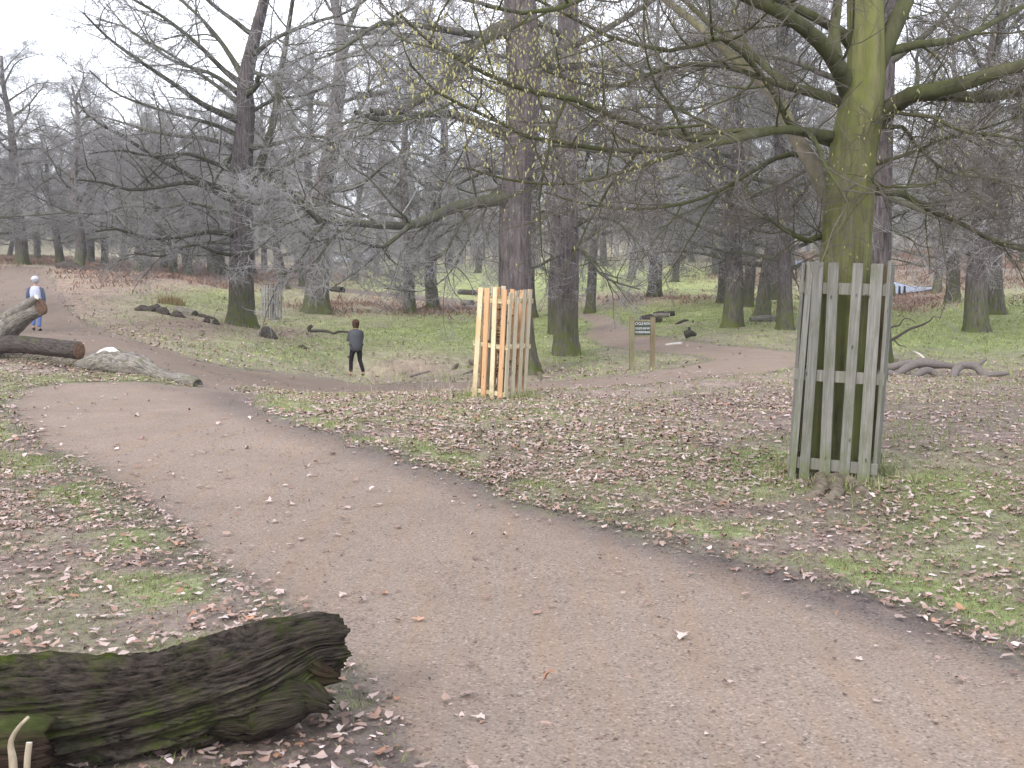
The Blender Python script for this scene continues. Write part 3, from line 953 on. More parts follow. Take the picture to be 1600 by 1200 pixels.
def traced_tree(name, label, cat, base_px, Yb, trunk_px, limbs, seed, auto=None, mult=(9, 8, 6), tw=0.0065, flare=0.8, mats=('oak', 'oak_limb', 'twig'), S=32, sub=0.42, epi=0, wigs=(0.2, 0.22), group=None, roots=()):
    rng = np.random.default_rng(seed)
    b = on(base_px, Yb)
    base = np.array(b)
    t = empty(name, b)
    tag(t, label, cat, group)
    tp = [(base[0], base[1], base[2] - 0.25, trunk_px[0][3])]
    for px, py, Yd, r in trunk_px[1:]:
        p = W(px, py, Yd); tp.append((p.x, p.y, p.z, r))
    tp = [(a - base[0], bb_ - base[1], c - base[2], r) for a, bb_, c, r in tp]
    Pt, Rt, (v, q) = trunk_arrays(tp, K=46, S=S, flare=flare, seed=seed)
    link('trunk', mesh_np(name + '_trunk', v, [q], [M[mats[0]]]), t)
    lv = []
    G = []
    if limbs:
        G.append(limb_group(limbs, base))
    if auto:
        G.append(auto_limbs(Pt, Rt, rng, *auto, K=14))
    P1 = np.concatenate([g_[0] for g_ in G]); R1 = np.concatenate([g_[1] for g_ in G])
    P2, R2 = spawn(P1, R1, mult[0], 0.15, 1.0, sub, rad(48), 8, rng, wig=wigs[0], rc=0.011, rmin=tw * 1.5, flat=0.6, lmin=0.5, maxlen=3.2)
    P3, R3 = spawn(P2, R2, mult[1], 0.1, 1.0, 0.42, rad(48), 6, rng, wig=wigs[0], rc=0.009, rmin=tw * 1.15, flat=0.7, lmin=0.35)
    P4, R4 = spawn(P3, R3, mult[2], 0.05, 1.0, 0.55, rad(46), 4, rng, grav=0.01, wig=wigs[1], rc=0.006, rmin=tw, flat=0.9, lmin=0.25)
    lv = [(P1, R1, 10, 0), (P2, R2, 6, 0), (P3, R3, 4, 1), (P4, R4, 3, 1)]
    if epi:
        Pe, Re = spawn(Pt[None, 8:], Rt[None, 8:], epi, 0.0, 0.8, 0.05, rad(80), 4, rng, grav=0.05, wig=0.25, rc=0.008, rmin=tw, lmin=0.4, maxlen=1.0)
        Pe2, Re2 = spawn(Pe, Re, 6, 0.2, 1.0, 0.6, rad(45), 3, rng, wig=0.25, rc=0.006, rmin=tw * 0.85, lmin=0.2)
        lv += [(Pe, Re, 3, 1), (Pe2, Re2, 3, 1)]
    link('crown', crown_mesh(name + '_crown', lv, [M[mats[1]], M[mats[2]]]), t)
    for rp_ in roots:
        q = []
        for px, py, r in rp_:
            h_ = hit(px, py); q.append((h_.x - base[0], h_.y - base[1], h_.z - base[2] + r * 0.25, r))
        if len(q) > 1:
            P, R = resample(q, 34)
            ss = np.linspace(0, 1, 34)
            P = P + np.stack([(fbm2(ss * 5 + q[0][0] * 9, ss * 0, 91, 3) - .5) * .12, (fbm2(ss * 5 + q[0][1] * 7, ss * 0, 92, 3) - .5) * .12, (fbm2(ss * 6, ss * 0 + q[0][0], 93, 3) - .5) * .05 - .03 * ss], 1) * min(1, R[0] * 14)
            a_ = np.arange(18) / 18 * 2 * PI
            pf = 0.75 + 0.5 * fbm3(np.cos(a_)[None] * 2 + q[0][0] * 5, np.sin(a_)[None] * 2 + 0 * ss[:, None], ss[:, None] * 7, 94, 4)
            R = np.where(ss > .93, R * (1 - ss) / .07, R) + .002
            vv, qq = tube_arr(P[None], R[None], 18, pf[None])
            link('root', mesh_np('root', vv, [qq], [M['root']]), t)
    return t, base, (P1, R1), (P2, R2), (P3, R3), (P4, R4)


M['root'] = simple('root_bark', (0.07, 0.06, 0.045), (0.24, 0.20, 0.15), scale=14, bump=.8, dist=.02)

# --- hornbeam in the tall grey guard
HB = 8.72
hl = [
    rL([(1345, 195), (1325, 140), (1300, 88), (1255, 42), (1205, 12), (1140, -15), (1000, -60), (860, -110)], HB - .1, HB - 2.0, .085, .025),
    rL([(1303, 90), (1304, 40), (1312, -20), (1320, -140), (1310, -300)], HB - .3, HB - .2, .05, .02),
    rL([(1362, 130), (1385, 65), (1412, 10), (1440, -60), (1500, -200)], HB, HB + .8, .095, .05),
    rL([(1350, 200), (1385, 175), (1415, 152), (1450, 142), (1500, 133), (1560, 112), (1640, 92), (1780, 50)], HB, HB - .9, .085, .04),
    rL([(1440, 144), (1480, 148), (1540, 153), (1600, 143), (1680, 135), (1800, 110)], HB - .2, HB + .3, .055, .03),
    rL([(1335, 222), (1300, 213), (1260, 207), (1225, 202), (1180, 206), (1130, 218), (1070, 215), (1000, 200), (940, 172), (880, 150), (810, 140), (740, 105), (660, 60), (620, 20)], HB - .1, HB - 2.6, .045, .008),
    rL([(1200, 205), (1140, 220), (1060, 233), (980, 236), (930, 232), (880, 222), (820, 213), (760, 180), (690, 150), (640, 100)], HB - .9, HB - 2.8, .026, .007),
    rL([(1110, 224), (1050, 243), (1000, 260), (940, 278), (870, 288), (790, 280), (730, 262)], HB - 1.2, HB - 2.4, .018, .006),
    rL([(1262, 242), (1225, 242), (1180, 265), (1120, 300), (1060, 320), (990, 327), (920, 320), (850, 300)], HB + .5, HB - .8, .024, .007),
    rL([(1335, 172), (1290, 150), (1225, 128), (1160, 70), (1110, 38), (1075, 5), (1020, -40)], HB + .2, HB + 1.0, .045, .02),
    rL([(1330, 175), (1290, 152), (1240, 140), (1180, 118), (1120, 101), (1050, 104), (1000, 122), (950, 137), (900, 128), (850, 110)], HB + .2, HB - 1.2, .032, .008),
    rL([(1340, 235), (1352, 262), (1368, 288), (1400, 292), (1445, 290), (1480, 275), (1530, 262)], HB - .25, HB - .8, .013, .005),
    rL([(1355, 190), (1385, 172), (1410, 178), (1460, 184), (1500, 205), (1560, 212), (1640, 230)], HB - .1, HB - .8, .022, .007),
    rL([(1360, 205), (1395, 196), (1418, 203), (1425, 220), (1455, 250), (1490, 272), (1550, 280), (1620, 300)], HB, HB + .6, .020, .008),
    rL([(1355, 300), (1395, 300), (1420, 308), (1455, 330), (1500, 348), (1560, 380), (1640, 400)], HB + .3, HB + .9, .032, .016),
    rL([(1300, 366), (1280, 370), (1262, 376), (1240, 366), (1215, 352), (1195, 335)], HB, HB - .3, .035, .012),
    rL([(1350, 90), (1330, 60), (1220, 0), (1120, -40), (960, -20), (850, 20), (760, 10)], HB - .2, HB - 3.0, .05, .008),
    rL([(1300, 230), (1240, 200), (1200, 130), (1130, 60), (1060, 80), (960, 60), (880, 20), (800, -20)], HB + .2, HB - 1.8, .03, .008),
    rL([(1370, 260), (1420, 240), (1480, 215), (1540, 200), (1620, 170)], HB + .1, HB - .4, .018, .006),
    rL([(1370, 90), (1430, 70), (1500, 60), (1580, 20), (1680, -30)], HB + .3, HB + 1.2, .04, .02),
]
for l_ in hl:
    if 1290 < l_[0][0] < 1375 and l_[0][1] > 80:
        l_[0] = (l_[0][0] * .5 + 1342 * .5, l_[0][1], HB + .12, l_[0][3])
        l_[1] = (*l_[1][:2], HB + .05, l_[1][3])
        l_[2] = (*l_[2][:2], (HB + l_[2][2]) / 2, l_[2][3])
hl[1] = rL([(1303, 96), (1304, 40), (1312, -20), (1320, -140), (1310, -300)], HB - .25, HB - .2, .05, .02)
hb, hbase, h1, h2, h3, h4 = traced_tree('hornbeam_tree', 'mossy green hornbeam trunk rising out of the tall grey picket guard on the right', 'tree', 1308, HB,
    [(1308, 760, HB, .225), (1312, 640, HB, .215), (1316, 520, HB, .205), (1322, 400, HB, .205), (1327, 320, HB, .205), (1332, 250, HB, .195), (1342, 190, HB, .19), (1352, 130, HB, .155), (1353, 60, HB, .145), (1350, -40, HB, .14), (1350, -200, HB, .12), (1345, -500, HB, .08), (1350, -900, HB, .03)],
    hl, 5, auto=(10, 0.62, 0.98, 3.5, 2.0), mult=(13, 7, 4), tw=0.0026, flare=0.55, mats=('hornbeam', 'hornbeam_limb', 'htwig'), S=48, sub=0.30, wigs=(0.14, 0.16),
    roots=[[(1300, 745, .07), (1270, 772, .05), (1235, 785, .02)], [(1312, 748, .07), (1300, 775, .05), (1292, 790, .02)], [(1335, 745, .08), (1375, 758, .05), (1410, 770, .02)], [(1320, 750, .06), (1345, 772, .045), (1390, 790, .015)], [(1290, 740, .05), (1262, 752, .035), (1240, 768, .015)]])
# second smooth stem leaning left
Ps, Rs = limb(rL([(1318, 352), (1300, 318), (1283, 285), (1262, 245), (1238, 205), (1216, 160), (1180, 120), (1140, 85), (1085, 35), (1040, 0), (960, -70)], HB - .05, HB + .9, .088, .026), 30)
vv, qq = tube_arr((Ps - hbase)[None], Rs[None], 16)
link('stem', mesh_np('stem', vv, [qq], [M['smooth_limb']]), hb)
vv = vv
# catkins hanging from the fine twigs
rg = np.random.default_rng(3)
tips = np.concatenate([h4[0][:, 1:].reshape(-1, 3), h3[0][:, 2:].reshape(-1, 3)])
pxs, pys = project(tips[:, 0] + hbase[0], tips[:, 1] + hbase[1], tips[:, 2] + hbase[2])
wgt = 0.012 + 1.0 * ell(pxs, pys, 690, 110, 130, 70, 35) + 0.8 * ell(pxs, pys, 850, 100, 100, 80) + 0.2 * ell(pxs, pys, 950, 250, 200, 50) + 0.12 * ell(pxs, pys, 1430, 180, 120, 80) + 0.08 * ell(pxs, pys, 1120, 200, 150, 90)
sel = rg.random(len(tips)) < np.clip(wgt, 0, 1)
C = tips[sel]; C = C[rg.permutation(len(C))[:16000]]; print('tips', len(tips), sel.sum())
n = len(C); ln = 0.016 + 0.014 * rg.random(n)
K = 4
sw = rg.normal(size=(n, 3)) * 0.3; sw[:, 2] = -1
Pc = C[:, None] + sw[:, None] * (np.linspace(0, 1, K)[None, :, None] * ln[:, None, None])
Rc = np.tile(np.array([.0012, .0046, .0042, .0008]), (n, 1))
vv, qq = tube_arr(Pc, Rc, 4)
tag(link('catkins', mesh_np('catkins', vv, [qq], [M['catkin']]), hb), 'yellow green catkins hanging from the twigs', None, None, 'stuff')
print('catkins', n)

# --- oak standing left of centre, the one with long level branches
D = 40
traced_tree('oak_tree', 'dark oak with mossy flared foot and long level branches left of the small guard', 'tree', 377, D,
    [(377, 508, D, .50), (378, 450, D, .47), (378, 350, D, .45), (378, 260, D, .40), (384, 180, D, .34), (383, 130, D, .30), (395, 70, D, .24), (410, 10, D, .2), (425, -60, D, .15), (430, -180, D, .06)],
    [rL([(378, 320), (340, 302), (300, 285), (250, 292), (205, 297), (160, 285), (110, 280)], D, D - 6, .12, .03),
     rL([(378, 368), (330, 362), (280, 370), (230, 372), (185, 358), (150, 362)], D, D - 5, .13, .03),
     rL([(380, 238), (330, 218), (275, 212), (225, 202), (180, 188), (130, 175)], D, D + 4, .11, .03),
     rL([(385, 300), (330, 290), (285, 268), (235, 240), (190, 212), (150, 190), (120, 160)], D, D - 4, .13, .03),
     rL([(378, 190), (320, 165), (270, 130), (225, 100), (170, 60), (130, 20)], D, D - 5, .13, .03),
     rL([(383, 135), (350, 110), (310, 70), (260, 30), (210, 0), (150, -30)], D, D - 3, .12, .03),
     rL([(380, 120), (345, 65), (310, 25), (270, -10), (220, -50)], D, D + 3, .11, .03),
     rL([(372, 145), (330, 115), (270, 95), (200, 45), (150, 30)], D, D + 5, .1, .03),
     rL([(395, 290), (425, 200), (438, 120), (448, 60), (460, -20), (470, -120)], D, D + 1, .17, .06),
     rL([(390, 352), (440, 345), (480, 362), (530, 360), (580, 372)], D, D - 4, .09, .03),
     rL([(385, 232), (430, 225), (480, 212), (540, 218), (600, 200)], D, D - 5, .1, .03),
     rL([(392, 90), (430, 60), (490, 35), (540, 20), (600, -20)], D, D - 4, .1, .03),
     rL([(380, 400), (340, 395), (300, 382), (255, 400), (210, 395)], D, D - 6, .08, .02),
     rL([(388, 262), (430, 290), (480, 310), (530, 340), (560, 380)], D, D - 7, .09, .03),
     rL([(378, 345), (345, 330), (300, 318), (250, 325), (200, 322), (150, 335), (110, 330)], D, D + 3, .09, .025),
     rL([(378, 275), (335, 255), (290, 240), (240, 245), (190, 235), (140, 240)], D, D - 6, .09, .025),
     rL([(380, 215), (335, 195), (280, 180), (230, 165), (180, 145), (140, 110)], D, D - 2, .09, .025),
     rL([(378, 165), (340, 135), (290, 100), (250, 75), (205, 50), (165, 5)], D, D + 2, .09, .025),
     rL([(378, 385), (335, 378), (290, 385), (240, 380), (195, 388)], D, D + 2, .07, .02),
     rL([(384, 180), (430, 155), (470, 150), (520, 130), (570, 90)], D, D + 3, .08, .025)],
    21, auto=(8, 0.3, 0.97, 7, 3.5), mult=(13, 8, 7), tw=0.0075, epi=110, flare=0.9)

# --- oak further right with the very broad foot
D = 55
traced_tree('oak_tree', 'big grey oak with a very broad flared foot, right of the small grey guard', 'tree', 495, D,
    [(495, 487, D, .66), (496, 440, D, .60), (500, 350, D, .52), (506, 280, D, .48), (516, 238, D, .44), (524, 180, D, .38), (531, 120, D, .34), (534, 60, D, .28), (522, 0, D, .22), (505, -80, D, .15), (500, -200, D, .06)],
    [rL([(512, 248), (540, 215), (560, 190), (590, 180), (625, 178), (655, 160), (690, 130), (720, 110), (760, 60)], D, D - 8, .28, .08),
     rL([(590, 180), (640, 190), (680, 188), (710, 170), (760, 165)], D - 3, D - 7, .14, .04),
     rL([(534, 92), (545, 65), (570, 52), (610, 50), (650, 55), (700, 20)], D, D + 3, .2, .06),
     rL([(533, 70), (550, 30), (565, -10), (580, -80)], D, D, .18, .07),
     rL([(500, 350), (470, 330), (440, 325), (400, 330)], D, D - 6, .12, .04),
     rL([(505, 300), (560, 290), (610, 250), (650, 240), (690, 260)], D, D - 6, .13, .04),
     rL([(496, 400), (530, 395), (560, 410), (600, 430), (640, 440)], D, D - 7, .08, .03),
     rL([(520, 165), (480, 162), (440, 185), (410, 180)], D, D + 3, .12, .04),
     rL([(560, 150), (620, 140), (680, 100), (700, 60)], D - 2, D + 2, .15, .04)],
    22, auto=(14, 0.25, 0.97, 9, 4), mult=(12, 8, 7), tw=0.010, flare=1.0, epi=120)

# --- great oak behind the pale new guard
D = 27
traced_tree('oak_tree', 'massive dark oak rising behind the pale new guard, its long mossy limb reaching left', 'tree', 812, D,
    [(812, 590, D, .47), (806, 500, D, .44), (804, 420, D, .42), (804, 330, D, .41), (812, 230, D, .42), (818, 130, D, .44), (816, 60, D, .44), (812, 0, D, .40), (800, -120, D, .3), (790, -400, D, .12)],
    [rL([(806, 305), (760, 315), (715, 322), (670, 342), (640, 352), (600, 352), (550, 348), (505, 346), (482, 330), (455, 300)], D, D - 5, .17, .05),
     rL([(500, 346), (480, 325), (440, 310), (400, 320), (360, 300)], D - 4.8, D - 6, .06, .02),
     rL([(745, 322), (722, 345), (706, 375), (690, 400), (660, 412), (630, 418), (610, 405), (600, 392)], D - .8, D - 3, .045, .02),
     rL([(720, 330), (735, 360), (718, 400), (700, 430), (660, 455), (600, 450)], D - 1, D - 2.5, .035, .012),
     rL([(806, 42), (780, 45), (745, 70), (712, 108), (690, 135), (655, 155), (620, 175), (580, 175)], D, D - 3, .2, .08),
     rL([(825, 190), (860, 205), (900, 230), (960, 240), (1020, 270)], D, D - 3, .12, .03),
     rL([(790, 210), (740, 190), (700, 178), (650, 180), (600, 188), (555, 175)], D, D - 4, .14, .05),
     rL([(560, 348), (520, 370), (500, 400), (470, 420), (430, 430)], D - 4, D - 5, .04, .015),
     rL([(830, 120), (870, 80), (920, 60), (990, 20), (1050, -20)], D, D + 2, .16, .05),
     rL([(640, 352), (600, 385), (570, 380), (530, 372), (480, 380)], D - 3, D - 4, .05, .02)],
    23, auto=(9, 0.5, 0.97, 8, 4), mult=(13, 8, 6), tw=0.0055, flare=0.9,
    roots=[[(770, 585, .10), (735, 567, .08), (712, 572, .06), (703, 586, .03)], [(775, 590, .09), (745, 580, .07), (722, 587, .04)], [(825, 570, .12), (838, 582, .10), (846, 596, .04)]])

# --- oak standing beside the path right of the pale guard
D = 33
traced_tree('oak_tree', 'upright dark oak with green foot and drooping twigs, just right of the pale guard', 'tree', 883, D,
    [(883, 553, D, .42), (884, 500, D, .38), (886, 430, D, .37), (886, 380, D, .37), (884, 300, D, .36), (888, 200, D, .37), (890, 100, D, .36), (888, 0, D, .3), (885, -120, D, .2), (880, -300, D, .08)],
    [rL([(880, 395), (860, 405), (835, 418), (810, 415), (780, 420)], D, D - 3, .06, .02),
     rL([(890, 385), (915, 395), (935, 425), (960, 440), (1000, 452)], D, D - 4, .06, .02),
     rL([(890, 360), (925, 340), (960, 345), (990, 370), (1010, 400)], D, D - 4, .07, .02),
     rL([(880, 340), (850, 330), (830, 345), (815, 370)], D, D - 3, .06, .02),
     rL([(892, 120), (930, 100), (990, 120), (1040, 105)], D, D + 3, .13, .04),
     rL([(884, 250), (850, 240), (800, 270), (760, 268), (710, 290)], D, D - 5, .11, .04),
     rL([(894, 215), (950, 180), (1010, 165), (1080, 170), (1140, 150)], D, D + 3, .12, .04),
     rL([(888, 290), (940, 270), (1000, 285), (1060, 275)], D, D + 3, .1, .03)],
    24, auto=(14, 0.35, 0.97, 7, 4), mult=(11, 8, 6), tw=0.0065, flare=0.7, epi=160)

# --- oak seen just behind the tall guard
D = 26
traced_tree('oak_tree', 'dark oak with bright moss down its right side, directly behind the tall grey picket guard', 'tree', 1368, D,
    [(1366, 567, D, .38), (1370, 500, D, .31), (1372, 430, D, .30), (1373, 340, D, .30), (1376, 240, D, .29), (1378, 150, D, .28), (1385, 50, D, .25), (1390, -60, D, .2), (1395, -250, D, .08)],
    [rL([(1378, 305), (1420, 320), (1480, 345), (1530, 365), (1600, 385), (1680, 400)], D, D - 4, .08, .03),
     rL([(1376, 350), (1420, 372), (1440, 385), (1490, 390), (1540, 410)], D, D - 3, .03, .01)],
    25, auto=(12, 0.45, 0.97, 7, 4), mult=(10, 7, 6), tw=0.0055, flare=0.6)

# ------------------------------------------------------------------ oaks from a few grown forms, one object each
FORMS = []
for k, (s, H_, r_, nl, t0_, low) in enumerate([(101, 16, .42, 22, .20, 7.0), (102, 18, .45, 24, .26, 7.5), (103, 15, .40, 20, .17, 7.5), (104, 19, .46, 24, .30, 7.0), (105, 17, .40, 22, .15, 6.5), (106, 14, .38, 18, .22, 6.5)]):
    FORMS.append(make_oak_meshes('oak_form', s, H=H_, r0=r_, nl=nl, t0=t0_, l_low=low, mult=(12, 9, 8), twig_r=0.0085))
rt = random.Random(5)


def place_oak(px, Yd, dia, label, group=None, form=None, rz=None, tilt=0, hs=1.0, name='oak_tree'):
    f = FORMS[rt.randrange(len(FORMS)) if form is None else form]
    b = on(px, Yd)
    t = empty(name, b - Vector((0, 0, 0.05)), rt.random() * 6.28 if rz is None else rz)
    s = dia / 0.84
    sh = 0.62 + 0.38 * s
    t.scale = (0.45 * sh + 0.55 * s, 0.45 * sh + 0.55 * s, sh * hs)
    t.rotation_euler = (rad(rt.uniform(-2, 2)), rad(tilt), t.rotation_euler.z)
    link('trunk', f[0], t); link('crown', f[1], t)
    tag(t, label, 'tree', group)
    return t


SP = [(640, 58, .62, 'slim mossy oak trunk standing in bracken left of its near twin, above the ditch'),
      (678, 61, .68, 'mossy oak trunk standing in bracken right of its near twin, left of the pale guard'),
      (445, 72, .62, 'oak trunk directly behind the small grey guard'),
      (477, 78, .70, 'dark oak trunk half hidden by the left side of the broad footed oak'),
      (553, 92, .60, 'distant thin oak on a green rise right of the broad footed oak'),
      (922, 56, .52, 'pale straight oak trunk at the far bend of the path'),
      (868, 43, .42, 'slim oak tucked behind the left side of the upright oak by the path'),
      (832, 55, .42, 'thin oak trunk showing between the pale guard and the upright oak'),
      (986, 86, .55, 'small leaning oak on the green slope above the path sign'),
      (1022, 62, .72, 'knobbly dark oak on the slope above the path sign'),
      (1055, 80, .45, 'small dark oak among bracken right of the knobbly oak'),
      (1143, 40, .82, 'stout oak with spreading grey roots on the grass right of the path sign'),
      (1128, 56, .48, 'reddish trunk showing left of the stout oak'),
      (1166, 54, .45, 'thin pale trunk between the stout oak and its right neighbour'),
      (1190, 47, .66, 'dark oak right of the stout oak, half way to the tall guard'),
      (1208, 62, .45, 'slim reddish oak behind the gap left of the tall guard'),
      (1228, 38, .52, 'mossy footed oak immediately left of the tall grey guard'),
      (1488, 54, .78, 'thick bent oak with bulging bark on the green slope right of the tall guard'),
      (1526, 38, .80, 'smooth tapering oak with splayed roots on bright grass near the right edge'),
      (1556, 46, .82, 'reddish leaning oak close behind the smooth tapering oak'),
      (1598, 90, .6, 'distant oak at the right edge above the bracken slope'),
      (35, 74, .80, 'oak with mossy foot at the top of the path on the far left'),
      (121, 71, .72, 'mossy footed oak beside the dark fallen log on the left'),
      (217, 68, .70, 'straight grey oak second from the dark fallen log on the left'),
      (163, 82, .5, 'thin oak behind the dark fallen log'),
      (270, 82, .5, 'thin distant oak over the bracken bank on the left'),
      (350, 84, .55, 'distant trunk just left of the long branched oak'),
      (1000, 104, .6, 'far oak on the skyline above the path sign'),
      (590, 104, .6, 'far oak right of the parked cars'),
      ]
for k, (px, Yd, dia, lab) in enumerate(SP):
    place_oak(px, Yd, dia, lab, form=k % 6, hs=(.8 if px < 300 else 1.0), tilt=(4 if px in (1526, 1556) else -4 if px == 1488 else 0))
# two trees just outside the frame whose branches reach in
place_oak(-560, 24, .8, 'bare tree outside the left edge whose branches reach into the picture', form=2)
place_oak(-150, 40, .7, 'bare oak at the left edge leaning its branches over the path', form=1, hs=.72)
place_oak(1900, 24, .9, 'bare oak outside the right edge whose twigs reach in', form=0)
place_oak(1720, 40, .8, 'bare oak beyond the right edge of the grass', form=3)
# the ranks behind
SECT = [(140, 'above the walker on the left'), (330, 'between the walker and the long branched oak'), (480, 'behind the long branched oak'), (740, 'above the woman'), (900, 'behind the pale new guard'), (1100, 'above the path sign'), (1280, 'behind the stout oak'), (1440, 'behind the tall grey guard'), (9999, 'above the bracken slope on the right')]
cnt = 0
tries = 0
pts_used = [(on(p[0], p[1]).x, p[1]) for p in SP]
while cnt < 64 and tries < 3000:
    tries += 1
    Yd = rt.uniform(70, 128); px = rt.uniform(-150, 1750) if rt.random() < .6 else rt.uniform(-150, 520)
    if 560 < px < 1110 and Yd < 104: continue
    if 480 < px < 600 and Yd < 125: continue
    if 1240 < px < 1440 and Yd < 105: continue
    if 20 < px < 240 and Yd < 74: continue
    x_ = (px - 800) / F * Yd
    if any((x_ - a) ** 2 + (Yd - b_) ** 2 < 4.6 ** 2 for a, b_ in pts_used): continue
    pts_used.append((x_, Yd)); cnt += 1
    sec = next(nm for lim, nm in SECT if px < lim)
    rank = 'nearer' if Yd < 92 else 'farther'
    place_oak(px, Yd, rt.uniform(.45, .8), 'bare grey background tree in the %s rank %s' % (rank, sec), 'background trees, %s rank %s' % (rank, sec), hs=rt.uniform(.8, 1.0) * (.8 if px < 300 else .88), name='bare_tree')

# the far wood beyond, which reads as one grey mass
rngf = np.random.default_rng(77)
LF = []
for s in (301, 302, 303, 304):
    rr = np.random.default_rng(s)
    H_ = 13
    pts = [(rr.normal() * .2 * i, rr.normal() * .2 * i, -0.3 + H_ * i / 5, .32 * (1 - .8 * i / 5)) for i in range(6)]
    Pt, Rt = resample(pts, 10)
    P1, R1 = auto_limbs(Pt, Rt, rr, 18, .14, .97, 5.5, 3.2, K=6)
    P2, R2 = spawn(P1, R1, 8, .1, 1, .42, rad(50), 5, rr, wig=.2, rc=.012, rmin=.02, flat=.7)
    P3, R3 = spawn(P2, R2, 7, .1, 1, .5, rad(50), 4, rr, wig=.2, rc=.01, rmin=.013, flat=.8, lmin=.5)
    P4, R4 = spawn(P3, R3, 3, .1, 1, .6, rad(50), 3, rr, wig=.2, rc=.01, rmin=.011, flat=.8, lmin=.5)
    vs = []; qs = []; o = 0
    for P, R, S in ((Pt[None], Rt[None], 8), (P1, R1, 4), (P2, R2, 3), (P3, R3, 3), (P4, R4, 3)):
        v, q = tube_arr(P, R, S); vs.append(v); qs.append(q + o); o += len(v)
    LF.append((np.concatenate(vs), np.concatenate(qs)))
Vs = []; Qs = []; o = 0
nfw = 0
for k in range(150):
    Yd = rngf.uniform(132, 190); px = rngf.uniform(-200, 1800)
    if 490 < px < 590 and Yd < 150: continue
    x_ = (px - 800) / F * Yd
    v, q = LF[k % 4]
    a = rngf.random() * 6.28; s = rngf.uniform(.8, 1.1)
    c_, s_ = math.cos(a), math.sin(a)
    vv = np.stack([v[:, 0] * c_ - v[:, 1] * s_, v[:, 0] * s_ + v[:, 1] * c_, v[:, 2]], -1) * s + np.array([x_, Yd, hz(x_, Yd)])
    Vs.append(vv); Qs.append(q + o); o += len(vv)
tag(link('distant_wood', mesh_np('distant_wood', np.concatenate(Vs), [np.concatenate(Qs)], [M['twig']])), 'far grey leafless wood behind all the nearer trees', None, None, 'stuff')

#==SECTION OBJECTS==
# ------------------------------------------------------------------ picket tree guards
def wood_mat(name, c1, c2, stain, rnd=0.15, foot=None, knots=True):
    m, n, l, b = new_mat(name)
    tc = n.new('ShaderNodeTexCoord'); oi = n.new('ShaderNodeObjectInfo')
    add = n.new('ShaderNodeVectorMath'); add.operation = 'ADD'; l.new(tc.outputs['Object'], add.inputs[0])
    rv = n.new('ShaderNodeVectorMath'); rv.operation = 'SCALE'; rv.inputs['Scale'].default_value = 37.0
    cb = n.new('ShaderNodeCombineXYZ')
    for s in 'XYZ': l.new(oi.outputs['Random'], cb.inputs[s])
    l.new(cb.outputs[0], rv.inputs[0]); l.new(rv.outputs[0], add.inputs[1])
    v = _map(n, l, add.outputs[0], (1, 1, 0.045))
    t = _noise(n, l, v, 70, 6, 0.7)
    r = _ramp(n, l, t.outputs['Fac'], [(0.3, c1), (0.7, c2)])
    t2 = _noise(n, l, _map(n, l, add.outputs[0], (1, 1, 0.4)), 7, 5, 0.65)
    r2 = _ramp(n, l, t2.outputs['Fac'], [(0.48, 0.0), (0.7, 0.75)])
    c = _mix(n, l, r2.outputs['Color'], r.outputs['Color'], stain)
    if knots:
        vo = n.new('ShaderNodeTexVoronoi'); vo.inputs['Scale'].default_value = 5.0
        l.new(_map(n, l, add.outputs[0], (2.2, 2.2, 1)), vo.inputs['Vector'])
        vr = _ramp(n, l, vo.outputs['Distance'], [(0.05, 0.35), (0.13, 1.0)])
        c = _mix(n, l, 1.0, c, vr.outputs['Color'], 'MULTIPLY')
    rr = _ramp(n, l, oi.outputs['Random'], [(0, 1 - rnd), (1, 1.0)])
    c = _mix(n, l, 1.0, c, rr.outputs['Color'], 'MULTIPLY')
    if foot:
        sp = n.new('ShaderNodeSeparateXYZ'); l.new(tc.outputs['Object'], sp.inputs[0])
        mr = n.new('ShaderNodeMapRange'); mr.inputs['From Min'].default_value = 0.55; mr.inputs['From Max'].default_value = 0.0
        mr.inputs['To Max'].default_value = 0.85; l.new(sp.outputs['Z'], mr.inputs['Value'])
        fn = _ramp(n, l, _noise(n, l, add.outputs[0], 9, 5).outputs['Fac'], [(0.38, 0.0), (0.6, 1.0)])
        mm = n.new('ShaderNodeMath'); mm.operation = 'MULTIPLY'; l.new(mr.outputs[0], mm.inputs[0]); l.new(fn.outputs['Color'], mm.inputs[1])
        c = _mix(n, l, mm.outputs[0], c, foot)
    l.new(c, b.inputs['Base Color']); b.inputs['Roughness'].default_value = 0.85
    bp = n.new('ShaderNodeBump'); bp.inputs['Strength'].default_value = 0.5; bp.inputs['Distance'].default_value = 0.004
    l.new(t.outputs['Fac'], bp.inputs['Height']); l.new(bp.outputs['Normal'], b.inputs['Normal'])
    return m


M['grey_wood'] = wood_mat('weathered_grey_wood', (0.12, 0.118, 0.102), (0.27, 0.26, 0.235), (0.12, 0.125, 0.075), foot=(0.11, 0.135, 0.035))
M['rail_wood'] = wood_mat('weathered_rail_wood', (0.15, 0.145, 0.125), (0.29, 0.275, 0.24), (0.15, 0.155, 0.10))
M['grey_wood_inner'] = wood_mat('shaded_inner_wood', (0.10, 0.075, 0.05), (0.20, 0.15, 0.10), (0.12, 0.13, 0.06), foot=(0.13, 0.16, 0.05))  # rear boards coloured darker, painting shade into the gaps between pickets
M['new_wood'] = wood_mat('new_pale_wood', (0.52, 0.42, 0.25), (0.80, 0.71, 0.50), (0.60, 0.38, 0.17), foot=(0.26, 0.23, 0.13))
M['orange_wood'] = wood_mat('orange_heartwood', (0.42, 0.24, 0.12), (0.66, 0.43, 0.26), (0.45, 0.24, 0.10))
